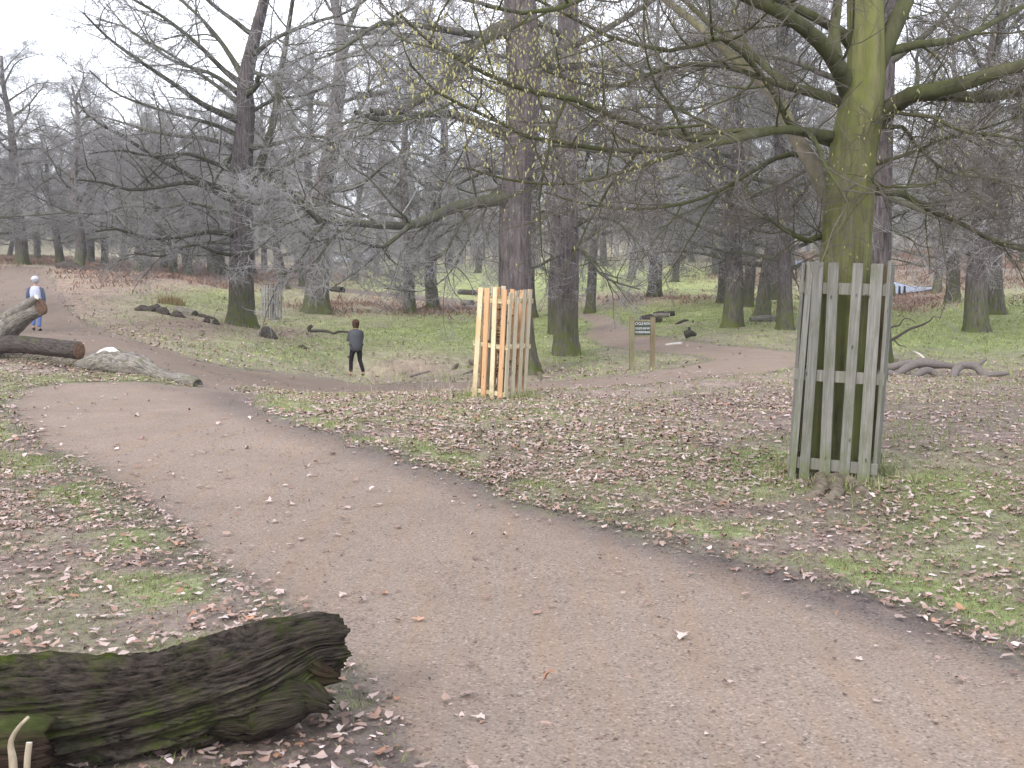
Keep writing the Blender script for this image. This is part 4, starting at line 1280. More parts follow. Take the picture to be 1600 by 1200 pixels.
M['shaded_wood'] = wood_mat('shaded_new_wood', (0.36, 0.32, 0.23), (0.55, 0.50, 0.38), (0.42, 0.32, 0.19))  # greyer copy of the new wood, with shade put into its colour
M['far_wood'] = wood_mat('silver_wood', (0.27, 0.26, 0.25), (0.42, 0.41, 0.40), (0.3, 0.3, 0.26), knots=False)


def guard(name, label, centre, w, h, yaw, m, sw, rails, matf, lean=(0, 0), seed=0, th=0.02, rail_h=0.055, jit=1.0, group=None, front=None):
    """square picket guard: four flat panels of m pickets nailed outside three rails. yaw: the front face turns to its left by yaw"""
    rg_ = random.Random(seed)
    t = empty(name, centre)
    tag(t, label, 'tree guard', group)
    t.rotation_euler = (lean[0], lean[1], -yaw)
    for side in range(4):
        a = side * PI / 2
        rot = Matrix.Rotation(a, 4, 'Z')
        for ri, rz_ in enumerate(rails):
            L = w + (0.10 if side % 2 == 0 else -0.03)
            bm = box_bm(L, 0.022, rail_h, 0.003, zc=True)
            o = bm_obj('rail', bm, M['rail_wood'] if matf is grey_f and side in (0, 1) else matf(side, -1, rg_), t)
            zz = rz_ + rg_.uniform(-.01, .01)
            off = 0.024 if side % 2 else 0.0
            o.matrix_local = rot @ Matrix.Translation((0, -w / 2 + off * 0, zz + (0.004 if side % 2 else 0))) @ Matrix.Rotation(rad(rg_.uniform(-.6, .6)), 4, 'Y')
        for k in range(m + (1 if front and side == 0 else 0)):
            u = (k + 0.5) / m - 0.5
            if m > 1: u = -0.5 + 0.5 * sw / w + (1 - sw / w) * k / (m - 1)
            hh = h * (1 + rg_.uniform(-.012, .012) * jit)
            dz = rg_.uniform(-.02, .02) * jit
            wd_ = sw * rg_.uniform(.93, 1.07)
            if front and side == 0:
                if k >= len(front): continue
                u, wd_, dz = front[k][0] / w, front[k][1], front[k][2]
                hh = h - dz
            bm = box_bm(wd_, th, hh, 0.003)
            for vtx in bm.verts:     # slightly warped board
                vtx.co.x += 0.010 * jit * math.sin(vtx.co.z * 1.7 + k) * rg_.uniform(.6, 1)
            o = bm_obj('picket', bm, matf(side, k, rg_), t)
            o.matrix_local = rot @ Matrix.Translation((u * w, -w / 2 - 0.011 - th / 2 - 0.002, dz)) @ Matrix.Rotation(rad(rg_.uniform(-.9, .9) * jit), 4, 'Y')
    return t


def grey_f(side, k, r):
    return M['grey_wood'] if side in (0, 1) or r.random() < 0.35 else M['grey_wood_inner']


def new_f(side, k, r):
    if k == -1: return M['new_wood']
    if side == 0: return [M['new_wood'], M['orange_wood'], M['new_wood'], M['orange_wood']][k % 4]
    if side == 1: return M['shaded_wood']  # right panel turned from the sun: its shade is painted into the boards
    return M['orange_wood'] if r.random() < .8 else M['shaded_wood']


gc = on(1303, 8.6, -0.05)
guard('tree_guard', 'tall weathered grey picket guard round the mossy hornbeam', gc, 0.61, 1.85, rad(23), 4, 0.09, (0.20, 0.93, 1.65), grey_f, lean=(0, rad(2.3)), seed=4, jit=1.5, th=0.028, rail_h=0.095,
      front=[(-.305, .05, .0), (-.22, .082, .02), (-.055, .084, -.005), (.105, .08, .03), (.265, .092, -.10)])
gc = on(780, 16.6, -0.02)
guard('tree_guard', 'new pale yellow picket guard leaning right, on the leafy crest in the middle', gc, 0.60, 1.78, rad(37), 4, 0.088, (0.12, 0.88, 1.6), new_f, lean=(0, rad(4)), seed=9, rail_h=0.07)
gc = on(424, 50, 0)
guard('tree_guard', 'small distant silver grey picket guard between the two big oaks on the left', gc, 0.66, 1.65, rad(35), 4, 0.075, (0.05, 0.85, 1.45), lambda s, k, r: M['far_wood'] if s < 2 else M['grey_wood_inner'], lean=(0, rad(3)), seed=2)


# young trees inside the two far guards
def sapling(label, at, H_, seed, leafcol, nleaf):
    rg_ = np.random.default_rng(seed)
    t = empty('sapling', at); tag(t, label, 'sapling')
    P = np.array([[0, 0, -.05], [.03, 0, H_ * .3], [0, .04, H_ * .6], [.04, 0, H_]]); 
    P_, R_ = resample([(*p, r) for p, r in zip(P, (.03, .025, .02, .01))], 12)
    v, q = tube_arr(P_[None], R_[None], 8)
    link('trunk', mesh_np('sapling_trunk', v, [q], [M['root']]), t)
    P2, R2 = spawn(P_[None], R_[None], 26, .2, 1, .16, rad(55), 5, rg_, wig=.15, rc=.01, rmin=.003, lmin=.12)
    P3, R3 = spawn(P2, R2, 3, .3, 1, .5, rad(45), 3, rg_, wig=.15, rc=.01, rmin=.002, lmin=.06)
    cr = link('crown', crown_mesh('sapling_crown', [(P2, R2, 4, 0), (P3, R3, 3, 0)], [M['htwig']]), t)
    tips_ = P3[:, 1:].reshape(-1, 3); tips_ = tips_[rg_.integers(0, len(tips_), nleaf)]
    global RG
    v, f, c = leaf_mesh('x', tips_[:, 0], tips_[:, 1], tips_[:, 2], SH_OVAL, 0.05, None)
    c = np.array(leafcol) * (0.6 + 0.7 * rg_.random((len(c) // 7, 1))).repeat(7, 0)
    tag(link('leaves', mesh_np('sapling_leaves', v, [f], [M['leaf']], col=c), t), 'brown leaves still clinging to the twigs', None, None, 'stuff')


sapling('young tree still holding brown leaves inside the pale new guard', on(783, 16.62), 1.35, 6, (.22, .12, .05), 260)
sapling('young tree with red brown leaves showing above the small grey guard', on(428, 50.05), 2.1, 8, (.42, .2, .13), 160)

# ------------------------------------------------------------------ path sign on two posts
M['post'] = simple('sign_post_wood', (0.13, 0.125, 0.07), (0.24, 0.215, 0.14), scale=9, stretch=(1, 1, .2), bump=.3)
M['post2'] = simple('sign_post_wood_brown', (0.13, 0.105, 0.06), (0.23, 0.19, 0.125), scale=7, stretch=(1, 1, .2), bump=.3)
M['board'] = simple('dark_green_board', (0.045, 0.05, 0.035), (0.075, 0.08, 0.055), scale=6, bump=.1)
M['letter'] = simple('cut_white_lettering', (0.42, 0.45, 0.47), (0.55, 0.58, 0.60), scale=20, bump=0)
sp_ = on(1003, 27.0)
sg = empty('path_sign', sp_, rad(4)); tag(sg, 'low wooden notice on two posts beside the bend of the path', 'sign')
for sx_, mt_, hh in ((-.275, 'post', 1.38), (.275, 'post2', 1.36)):
    o = bm_obj('post', box_bm(.125, .11, hh + .1, .008), M[mt_], sg); o.location = (sx_, 0, -.1)
bd = bm_obj('board', box_bm(.425, .04, .42, .006, zc=True), M['board'], sg); bd.location = (0, -.01, 1.07)
for z_ in (.865, 1.275):
    o = bm_obj('batten', box_bm(.425, .06, .045, .004, zc=True), M['post'], sg); o.location = (0, -.012, z_)
for s_, z_, sz in (('CYCLE PATH', .092, .080), ('CYCLISTS GIVE WAY', -.022, .058), ('TO PEDESTRIANS', -.122, .058)):
    cu = bpy.data.curves.new('lettering', 'FONT'); cu.body = s_; cu.size = sz * 1.25; cu.align_x = 'CENTER'; cu.extrude = .003; cu.offset = 0.0015
    tmp = bpy.data.objects.new('tmp', cu); COL.objects.link(tmp)
    bpy.context.view_layer.update()
    me = bpy.data.meshes.new_from_object(tmp.evaluated_get(bpy.context.evaluated_depsgraph_get()))
    bpy.data.objects.remove(tmp)
    wd = max(v.co.x for v in me.vertices) - min(v.co.x for v in me.vertices)
    k_ = min(1.0, .40 / wd)
    for v in me.vertices: v.co.x *= k_
    me.materials.clear(); me.materials.append(M['letter'])
    o = link('lettering', me, bd); o.rotation_euler = (PI / 2, 0, 0); o.location = (0, -.024, z_)

# ------------------------------------------------------------------ logs and fallen wood
def logwood(name, col_dark, col_light, moss, moss_amt, grain=18, bdist=0.02):
    m, n, l, b = new_mat(name)
    at = n.new('ShaderNodeAttribute'); at.attribute_name = 'grain'     # (along, around) laid on the wood itself
    v = _map(n, l, at.outputs['Vector'], (0.35, 1, 1))
    t = _noise(n, l, v, grain, 8, 0.7)
    r = _ramp(n, l, t.outputs['Fac'], [(0.33, col_dark), (0.66, col_light)])
    tc = n.new('ShaderNodeTexCoord')
    mn = _noise(n, l, tc.outputs['Object'], 4.5, 7, 0.7)
    ge = n.new('ShaderNodeNewGeometry'); sn = n.new('ShaderNodeSeparateXYZ'); l.new(ge.outputs['Normal'], sn.inputs[0])
    mu = n.new('ShaderNodeMapRange'); mu.inputs['From Min'].default_value = -.6; mu.inputs['From Max'].default_value = 1.0; l.new(sn.outputs['Z'], mu.inputs['Value'])
    mr = _ramp(n, l, mn.outputs['Fac'], [(0.60 - 0.22 * moss_amt, 0), (0.72 - 0.15 * moss_amt, 1)])
    mm = n.new('ShaderNodeMath'); mm.operation = 'MULTIPLY'; l.new(mu.outputs[0], mm.inputs[0]); l.new(mr.outputs['Color'], mm.inputs[1])
    mc = _ramp(n, l, _noise(n, l, tc.outputs['Object'], 11, 5).outputs['Fac'], [(0.35, tuple(x * .45 for x in moss)), (0.65, moss)])
    c = _mix(n, l, mm.outputs[0], r.outputs['Color'], mc.outputs['Color'])
    l.new(c, b.inputs['Base Color']); b.inputs['Roughness'].default_value = 0.85
    bp = n.new('ShaderNodeBump'); bp.inputs['Strength'].default_value = 0.9; bp.inputs['Distance'].default_value = bdist
    l.new(t.outputs['Fac'], bp.inputs['Height']); l.new(bp.outputs['Normal'], b.inputs['Normal'])
    return m


M['rotten'] = logwood('rotten_mossy_wood', (0.005, 0.005, 0.006), (0.125, 0.10, 0.082), (0.085, 0.11, 0.02), 0.72, 15, 0.05)
M['log_grey'] = logwood('grey_log_bark', (0.045, 0.04, 0.036), (0.33, 0.30, 0.26), (0.15, 0.16, 0.07), 0.35, 8, 0.02)
M['log_dark'] = logwood('dark_log_bark', (0.014, 0.012, 0.012), (0.12, 0.10, 0.09), (0.09, 0.10, 0.04), 0.3, 8, 0.02)
M['branch_grey'] = logwood('grey_branch_bark', (0.10, 0.085, 0.08), (0.22, 0.195, 0.18), (0.16, 0.16, 0.08), 0.1, 10, 0.01)
M['cut_end'] = simple('sawn_orange_wood', (0.08, 0.05, 0.035), (0.22, 0.135, 0.09), scale=12, bump=.2)
M['pale_wood'] = simple('bare_pale_wood', (0.52, 0.48, 0.43), (0.70, 0.66, 0.60), scale=14, bump=.2)


def log_mesh(name, pts, mat, S=36, K=60, groove=0.10, lump=0.15, freq=7, seed=0, jag=0.0, endmat=None, base=None, crack=0.0):
    """pts world (x,y,z,r); grooved along its length, ends closed (jagged or sawn)"""
    P, R = resample(pts, K)
    if base is not None: P = P - np.array(base)
    a = np.arange(S) / S * 2 * PI
    s = np.linspace(0, 1, K)
    Ln = np.linalg.norm(np.diff(P, axis=0), axis=1).sum()
    A_, S_ = np.meshgrid(a, s)
    tw = A_ + 0.16 * np.sin(S_ * 5 + seed)
    g1 = fbm3(np.cos(tw) * freq * .5, np.sin(tw) * freq * .5, S_ * Ln * .9, seed, 4)
    g2 = fbm3(np.cos(A_) * 1.2, np.sin(A_) * 1.2, S_ * Ln * 3.0, seed + 9, 4)
    rid = 1 - np.abs(2 * g1 - 1) * 2
    prof = 1 + groove * rid + lump * (g2 - .5) * 2
    if crack:
        for fq, dp, wd, sd_ in ((5.5, .16, .10, 61), (11, .09, .13, 62)):
            g3 = fbm3(np.cos(tw) * fq, np.sin(tw) * fq, S_ * Ln * 1.1, sd_, 4)
            prof = prof - dp * crack * np.exp(-((2 * g3 - 1) / wd) ** 2)
        prof = prof + 0.05 * crack * (fbm3(np.cos(A_) * 6, np.sin(A_) * 6, S_ * Ln * 16, 63, 3) - .5)
    V_, Q_ = tube_arr(P[None], R[None], S, prof[None])
    V_ = V_.reshape(K, S, 3)
    grain = np.stack([S_ * Ln * 3, np.cos(A_) * 1.0, np.sin(A_) * 1.0], -1)
    if jag:
        for e, sgn in ((0, -1), (K - 1, 1)):
            T = (P[1] - P[0]) if e == 0 else (P[-1] - P[-2]); T = T / np.linalg.norm(T)
            jn = vnoise(np.cos(a) * 4, np.sin(a) * 4, np.full(S, seed + e * 1.0)) + 0.6 * vnoise(np.cos(a) * 9, np.sin(a) * 9, np.full(S, seed + e * 2.0))
            for kk, w_ in ((e, 1.0), (e - sgn, .6), (e - 2 * sgn, .3)):
                V_[kk] += sgn * T[None] * (jn[:, None] - .6) * jag * w_
    Vf = V_.reshape(-1, 3); Fs = [Q_]
    mi = np.zeros(len(Q_), int)
    caps_v = []; tris = []
    o = len(Vf)
    for e in (0, K - 1):
        ring = V_[e]; c = ring.mean(0)
        T = (P[1] - P[0]) if e == 0 else (P[-1] - P[-2]); T = T / np.linalg.norm(T) * (1 if e == 0 else -1)
        inner = c + (ring - c) * 0.55 + T * (R[e] * (0.45 if jag else 0.02))
        caps_v += [inner, (c + T * R[e] * (0.7 if jag else 0.02))[None]]
        i0 = o; ic = o + S
        b0 = e * S
        for k in range(S):
            k2 = (k + 1) % S
            if e == 0:
                tris.append((b0 + k2, b0 + k, i0 + k)); tris.append((b0 + k2, i0 + k, i0 + k2)); tris.append((i0 + k2, i0 + k, ic))
            else:
                tris.append((b0 + k, b0 + k2, i0 + k)); tris.append((b0 + k2, i0 + k2, i0 + k)); tris.append((i0 + k, i0 + k2, ic))
        o += S + 1
    Vf = np.concatenate([Vf] + caps_v)
    grf = np.concatenate([grain.reshape(-1, 3), np.zeros((len(Vf) - K * S, 3)) + np.array([0, .3, .3])]); grf[K * S:] += Vf[K * S:] * 5
    me = mesh_np(name, Vf, [Q_, np.array(tris)], [mat, endmat or mat], np.concatenate([mi, np.full(len(tris), 1)]), smooth=True)
    at = me.attributes.new('grain', 'FLOAT_VECTOR', 'POINT'); at.data.foreach_set('vector', grf.astype(np.float32).ravel())
    return me


def wl(lst):
    return [(*W(a, b_, Yd), r) for a, b_, Yd, r in lst]


def gl_(lst, sink=0.6):
    """(px, Y, r) resting on the ground"""
    o = []
    for px, Yd, r in lst:
        p = on(px, Yd); o.append((p.x, p.y, p.z + r * sink, r))
    return o


# foreground log
FL = [(-260, 1150, 3.30, .175), (-100, 1128, 3.33, .17), (0, 1118, 3.37, .165), (120, 1112, 3.41, .165), (220, 1098, 3.46, .155), (310, 1080, 3.52, .150), (390, 1058, 3.58, .150), (440, 1034, 3.63, .135), (480, 1016, 3.68, .108), (505, 1012, 3.71, .105), (527, 1010, 3.74, .095)]
p0 = W(250, 1100, 3.5)
t = empty('rotten_log', (p0.x, p0.y, 0)); tag(t, 'big dark rotten log covered in green moss at the bottom left corner', 'log')
link('log_body', log_mesh('log_body', wl(FL), M['rotten'], S=300, K=380, groove=.22, lump=.26, freq=13, seed=3, jag=.035, crack=1.0, base=(p0.x, p0.y, 0)), t)
link('broken_underside', log_mesh('broken_underside', wl([(330, 1120, 3.45, .05), (390, 1110, 3.5, .085), (440, 1095, 3.5, .075), (480, 1090, 3.52, .05), (510, 1100, 3.5, .02)]), M['rotten'], S=60, K=70, groove=.35, lump=.4, freq=9, seed=8, jag=.05, base=(p0.x, p0.y, 0)), t)
M['heart'] = logwood('brown_rotten_heartwood', (0.010, 0.008, 0.007), (0.105, 0.068, 0.05), (0.08, 0.1, 0.03), 0.5, 14, 0.03)
link('broken_knot', log_mesh('broken_knot', wl([(440, 985, 3.72, .03), (452, 1008, 3.63, .05), (470, 1035, 3.60, .055), (500, 1052, 3.60, .035), (525, 1056, 3.62, .015)]), M['heart'], S=50, K=50, groove=.4, lump=.4, freq=8, seed=12, jag=.03, base=(p0.x, p0.y, 0)), t)
link('lower_slab', log_mesh('lower_slab', wl([(-200, 1170, 3.12, .07), (0, 1165, 3.14, .075), (60, 1160, 3.17, .07), (78, 1158, 3.18, .06)]), M['heart'], S=50, K=60, groove=.3, lump=.3, freq=8, seed=15, jag=.04, base=(p0.x, p0.y, 0)), t)

# cut shoots by the log
M['shoot'] = simple('pale_shoot_bark', (0.20, 0.16, 0.11), (0.42, 0.36, 0.27), scale=30, bump=.2, stretch=(1, 1, .3))


def stick(name, label, pts, mat, cat='stick', S=10, K=16, lump=.12, end=None, group=None):
    c = pts[0][:3]
    me = log_mesh(name, pts, mat, S=S, K=K, groove=.06, lump=lump, freq=4, seed=int(abs(pts[0][0]) * 10) % 97, base=c, endmat=end)
    o = link(name, me, None, c); tag(o, label, cat, group); return o


stick('bent_shoot', 'thin bent forked shoot in front of the rotten log at the bottom left', wl([(22, 1215, 2.95, .012), (20, 1185, 2.97, .011), (17, 1160, 2.98, .008), (28, 1138, 2.98, .006), (45, 1120, 2.99, .0045)]), M['shoot'], 'shoot')
stick('cut_stub', 'short cut pale stub in front of the rotten log at the bottom left', wl([(42, 1215, 2.95, .009), (43, 1185, 2.96, .009), (46, 1160, 2.97, .0085)]), M['shoot'], 'stub', end=M['pale_wood'])

# logs along the far edge of the path, left
g = on(-60, 20)
t = empty('forked_log', on(-60, 20.0)); tag(t, 'pale barked forked trunk sticking up at the left edge with a sawn orange end', 'log')
bs = tuple(t.location)
link('log_body', log_mesh('fork_body', wl([(-220, 566, 20.6, .34), (-100, 556, 20.4, .32), (-20, 534, 20.2, .29), (15, 508, 20, .24), (42, 488, 19.8, .20), (64, 479, 19.7, .16)]), M['log_grey'], S=44, K=80, groove=.06, lump=.13, seed=31, endmat=M['cut_end'], base=bs), t)
link('stump_of_limb', log_mesh('fork_stub', wl([(15, 492, 19.8, .10), (42, 476, 19.6, .09), (57, 464, 19.5, .05)]), M['log_grey'], S=20, K=20, groove=.06, lump=.13, seed=33, endmat=M['pale_wood'], base=bs), t)
me = log_mesh('log', wl([(-60, 548, 19.8, .17), (10, 538, 19.6, .16), (60, 541, 19.4, .155), (100, 545, 19.2, .16), (124, 548, 19.1, .155)]), M['log_dark'], S=36, K=60, groove=.08, lump=.12, seed=35, endmat=M['cut_end'], base=(g.x, g.y, g.z))
tag(link('sawn_log', me, None, (g.x, g.y, g.z)), 'dark straight log with an orange sawn end lying under the forked trunk', 'log')
g = on(200, 18.8)
t = empty('gnarled_log', g); tag(t, 'gnarled grey log with a pale barkless top lying along the path edge', 'log')
link('log_body', log_mesh('gnarled', [(*tuple(on(118, 19.0))[:2], on(118, 19).z + .04, .05), (*tuple(on(150, 19.0))[:2], on(150, 19).z + .13, .17), (*tuple(on(180, 18.9))[:2], on(180, 19).z + .16, .22), (*tuple(on(215, 18.7))[:2], on(215, 18.7).z + .14, .2),
     (*tuple(on(245, 18.5))[:2], on(245, 18.5).z + .06, .13), (*tuple(on(275, 18.3))[:2], on(275, 18.3).z + .02, .09), (*tuple(on(292, 18.2))[:2], on(292, 18.2).z, .05)], M['log_grey'], S=44, K=90, groove=.2, lump=.3, freq=7, seed=41, jag=.08, base=tuple(g)), t)
link('bare_wood', log_mesh('bare', [(*tuple(on(152, 18.95))[:2], g.z + .30, .05), (*tuple(on(166, 18.9))[:2], g.z + .37, .085), (*tuple(on(180, 18.85))[:2], g.z + .36, .075), (*tuple(on(200, 18.8))[:2], g.z + .27, .03)], M['pale_wood'], S=20, K=30, groove=.2, lump=.5, freq=6, seed=43, base=tuple(g)), t)
link('knot', log_mesh('knot', [(*tuple(on(184, 18.8))[:2], g.z + .24, .06), (*tuple(on(184, 18.75))[:2], g.z + .38, .05)], M['log_grey'], S=16, K=12, groove=.1, lump=.3, seed=44, base=tuple(g)), t)
g = on(285, 18.0)
me = log_mesh('short_log', gl_([(262, 18.3, .06), (272, 18.2, .09), (290, 18.0, .11), (305, 17.9, .10), (309, 17.85, .08)]), M['log_grey'], S=28, K=40, groove=.12, lump=.2, seed=47, jag=.03, base=tuple(g))
tag(link('short_log', me, None, g), 'short dark stubby log at the right tip of the log row beside the path', 'log')

# rotten lumps left of the long branched oak
for k, (a, lab) in enumerate([([(212, 41.5, .10), (220, 41.5, .2), (232, 41.4, .18), (244, 41.3, .26), (252, 41.3, .12)], 'dark rotten log lump, leftmost of the row on the grass left of the big oak'),
               ([(247, 40.9, .1), (252, 40.8, .22), (258, 40.7, .2), (264, 40.6, .08)], 'dark rotten stump chunk, second from the left in the row by the big oak'),
               ([(268, 40.4, .08), (275, 40.2, .19), (283, 40.1, .14), (290, 40, .05)], 'small rotten chunk in the middle of the row by the big oak'),
               ([(276, 42, .17), (288, 41.7, .18), (304, 41.4, .17)], 'straight mossy log cut at both ends in the row by the big oak'),
               ([(305, 41.6, .06), (320, 41.4, .09), (336, 41.2, .05)], 'low thin log half buried in leaves beside the big oak'),
               ([(319, 38.9, .05), (323, 38.8, .16), (327, 38.7, .06)], 'little brown upright chunk left of the big oak foot'),
               ([(333, 38.6, .05), (337, 38.5, .17), (341, 38.4, .05)], 'little black chunk nearest the big oak foot'),
               ([(408, 37.2, .1), (416, 37, .3), (424, 36.8, .26), (431, 36.6, .1)], 'rounded mossy stump right of the big oak foot'),
               ([(466, 35.5, .05), (474, 35.4, .13), (482, 35.3, .05)], 'small twiggy heap of rotten wood on the grass left of the woman')]):
    a = [(q0, q1, q2 * (.62 if k not in (3, 4) else .8)) for q0, q1, q2 in a]
    g = on(a[0][0], a[0][1])
    me = log_mesh('rotten_chunk', gl_(a, .5), M['log_dark'] if k != 3 else M['log_grey'], S=24, K=30, groove=.4, lump=.8 if k != 3 else .1, freq=9, seed=50 + k, jag=.05, base=tuple(g))
    tag(link('rotten_chunk', me, None, g), lab, 'log')
# far dark log on the left and other fallen wood
for a, lab, mt_ in [([(92, 68, .22), (108, 67.5, .34), (125, 67, .2), (150, 66.5, .14)], 'dark upturned fallen trunk at the top of the bracken bank on the left', 'log_dark'),
                    ([(150, 66.4, .16), (175, 66, .18), (201, 65.5, .16)], 'long dark fallen log lying on the bracken bank on the left', 'log_dark'),
                    ([(1172, 43, .12), (1200, 43, .16), (1238, 42.6, .15)], 'grey fallen log lying between the oaks left of the tall guard', 'log_grey'),
                    ([(718, 76, .2), (745, 75, .22), (765, 74, .15)], 'low dark log on far grass left of the pale guard', 'log_dark'),
                    ([(722, 68, .18), (738, 67.5, .2)], 'short pale ended log on far grass just left of the pale guard', 'log_grey'),
                    ([(520, 73, .2), (535, 72.5, .25)], 'dark log end beside the far path right of the broad footed oak', 'log_dark'),
                    ([(660, 31.2, .05), (668, 31.1, .2), (676, 31, .07)], 'black stone like stump in the bottom of the ditch', 'log_dark'),
                    ([(1040, 35.2, .04), (1052, 35.1, .05), (1065, 35, .05)], 'thin pale log lying on the grass right of the sign', 'pale_wood')]:
    g = on(a[0][0], a[0][1])
    me = log_mesh('fallen_log', gl_(a, .6), M[mt_], S=24, K=30, groove=.15, lump=.25, seed=int(a[0][0]) % 90, jag=.05, base=tuple(g))
    tag(link('fallen_log', me, None, g), lab, 'log')


def fallen(name, label, tracks, mat, cat='branch', S=12, K=22, dz=0.02, twigs=0, seed=1):
    """tracks: lists of (px,py,Y,r): first is the stem, the rest are side branches"""
    g_ = Vector(W(*tracks[0][0][:3]))
    t_ = empty(name, g_); tag(t_, label, cat)
    for i_, tr in enumerate(tracks):
        me_ = log_mesh('bough', wl(tr), mat, S=S, K=K, groove=.05, lump=.12, freq=3, seed=seed + i_, base=tuple(g_))
        link('stem' if i_ == 0 else 'side_branch', me_, t_)
    return t_


fallen('fallen_branch', 'sinuous grey fallen bough, nearest the foot of the mossy oak behind the tall guard',
       [[(1350, 578, 23.6, .08), (1390, 574, 23.5, .085), (1420, 566, 23.4, .075), (1440, 572, 23.3, .06), (1480, 572, 23.2, .05)],
        [(1345, 588, 22.6, .06), (1385, 582, 22.5, .065), (1405, 587, 22.4, .05)]], M['branch_grey'], seed=60)
fallen('fallen_branch', 'arched grey fallen bough in the middle of the tangle on the right',
       [[(1402, 585, 22.5, .07), (1418, 574, 22.6, .09), (1440, 566, 22.6, .10), (1470, 570, 22.6, .08), (1500, 574, 22.7, .05)],
        [(1424, 592, 21.8, .05), (1438, 582, 21.8, .075), (1452, 579, 21.9, .07), (1470, 590, 21.9, .06), (1490, 592, 22, .05)]], M['branch_grey'], seed=64)
fallen('fallen_branch', 'forked grey fallen bough at the right end of the tangle, one fork raised',
       [[(1488, 594, 21.6, .06), (1494, 578, 21.8, .085), (1505, 571, 22, .08), (1525, 573, 22, .08), (1538, 586, 21.8, .07), (1560, 584, 21.7, .06), (1577, 583, 21.6, .03)],
        [(1524, 574, 22, .05), (1533, 566, 22, .045), (1541, 561, 22, .03)]], M['branch_grey'], seed=68)
fallen('dead_branch', 'bare forked dead branch jutting up from the ground beside the mossy trunk',
       [[(1375, 534, 25.5, .035), (1395, 530, 25.3, .035), (1420, 515, 25.2, .03), (1440, 508, 25.1, .022), (1455, 500, 25, .015), (1456, 495, 25, .01), (1468, 496, 25, .005)],
        [(1384, 520, 25.4, .02), (1394, 511, 25.4, .02), (1405, 508, 25.3, .018), (1413, 498, 25.3, .014), (1425, 500, 25.2, .008), (1431, 506, 25.2, .005)],
        [(1396, 530, 25.3, .02), (1405, 539, 25.2, .014), (1414, 541, 25.2, .008)]], M['log_dark'], S=8, seed=72)
stick('pale_stick', 'thin pale stick lying on the grass above the grey boughs', wl([(1427, 549, 26.0, .02), (1437, 554, 25.6, .03), (1446, 562, 25.2, .02)]), M['pale_wood'])
fallen('fallen_branch', 'thin dark crooked branch on the grass left of the woman',
       [[(485, 517, 35.6, .05), (500, 517, 35.4, .05), (512, 518, 35.2, .045), (522, 521, 35, .04), (530, 518, 35, .04), (545, 519, 35, .03)],
        [(484, 518, 35.6, .06), (483, 512, 35.6, .07), (488, 509, 35.6, .05)]], M['oak_limb'] if False else M['log_dark'], S=8, seed=75)
fallen('fallen_branch', 'spiky dead branch lying right of the log heap',
       [[(1055, 508, 44, .06), (1066, 502, 44, .05), (1076, 500, 44, .03)], [(1060, 508, 44, .04), (1080, 506, 44, .04), (1083, 500, 44, .02)]], M['log_dark'], S=8, seed=78)
fallen('stump', 'small spiked stump on grass right of the path sign', [[(1070, 523, 37, .13), (1078, 521, 37, .13), (1088, 523, 37, .05)], [(1077, 521, 37, .07), (1077, 511, 37, .05)]], M['log_dark'], 'stump', S=10, seed=79)
fallen('fallen_branch', 'pale curved branch lying in front of the ditch', [[(640, 588, 28, .03), (655, 584, 28, .035), (672, 580, 28, .02)]], M['branch_grey'], seed=81)
rh = random.Random(12)
for k in range(9):
    g = on(1008 + rh.uniform(0, 36), 46 + rh.uniform(-.7, .7))
    an = rh.uniform(-.9, .9); L_ = rh.uniform(.5, .9); z_ = .12 + .11 * (k // 3)
    d = Vector((math.cos(an), math.sin(an) * .6, rh.uniform(-.12, .35))) * L_ / 1
    r_ = rh.uniform(.07, .13)
    pts = [(-d.x * .5, -d.y * .5, z_ - d.z * .3, r_), (0, 0, z_, r_ * 1.05), (d.x * .5, d.y * .5, z_ + d.z * .3, r_ * .9)]
    me = log_mesh('heap_log', pts, M['log_dark'] if k % 3 else M['log_grey'], S=14, K=12, groove=.1, lump=.2, seed=90 + k, endmat=M['pale_wood'] if k % 3 == 0 else M['cut_end'])
    tag(link('heap_log', me, None, g), 'rough cut log heaped on the grass behind the path sign', 'log', 'logs heaped behind the path sign')
g = on(267, 46)
x = g.x + np.clip(RG.normal(size=700), -1.6, 1.6) * .33; y = g.y + np.clip(RG.normal(size=700), -1.6, 1.6) * .2
v, q, tt, c = blades(x, y, hts(x, y), .35, .02, .6, (.36, .27, .16), (.26, .22, .10))
v = v - np.array(g)
o = link('grass_tussock', mesh_np('grass_tussock', v, [q, tt], [M['grass']], col=c), None, g)
tag(o, 'single straw coloured tussock on the green bank above the dark log row', 'plant')

# stray leaves large enough to pick out
for (px, py, s_, rz, lab) in [(282, 851, .060, .3, 'large orange brown leaf curled at the left edge of the path'), (1342, 1028, .036, 1.2, 'pale leaf lying alone near the right edge of the path'), (750, 1118, .03, 2.0, 'small pale curled leaf on the path at the bottom centre'),
                              (655, 966, .03, .9, 'broken orange brown leaf at the centre of the path'), (1066, 994, .035, .2, 'flat buff leaf on the right half of the path')]:
    g = hit(px, py)
    st = RG.bit_generator.state
    v, f, c = leaf_mesh('l', np.array([0.]), np.array([0.]), np.array([0.]), SH_LOBE, s_ * 1.2, None, 0.004)
    c[:] = (.40, .24, .17) if 'orange' in lab else (.46, .38, .34)
    o = link('leaf', mesh_np('leaf', v, [f], [M['leaf']], col=c), None, (g.x, g.y, g.z - .015)); tag(o, lab, 'leaf')


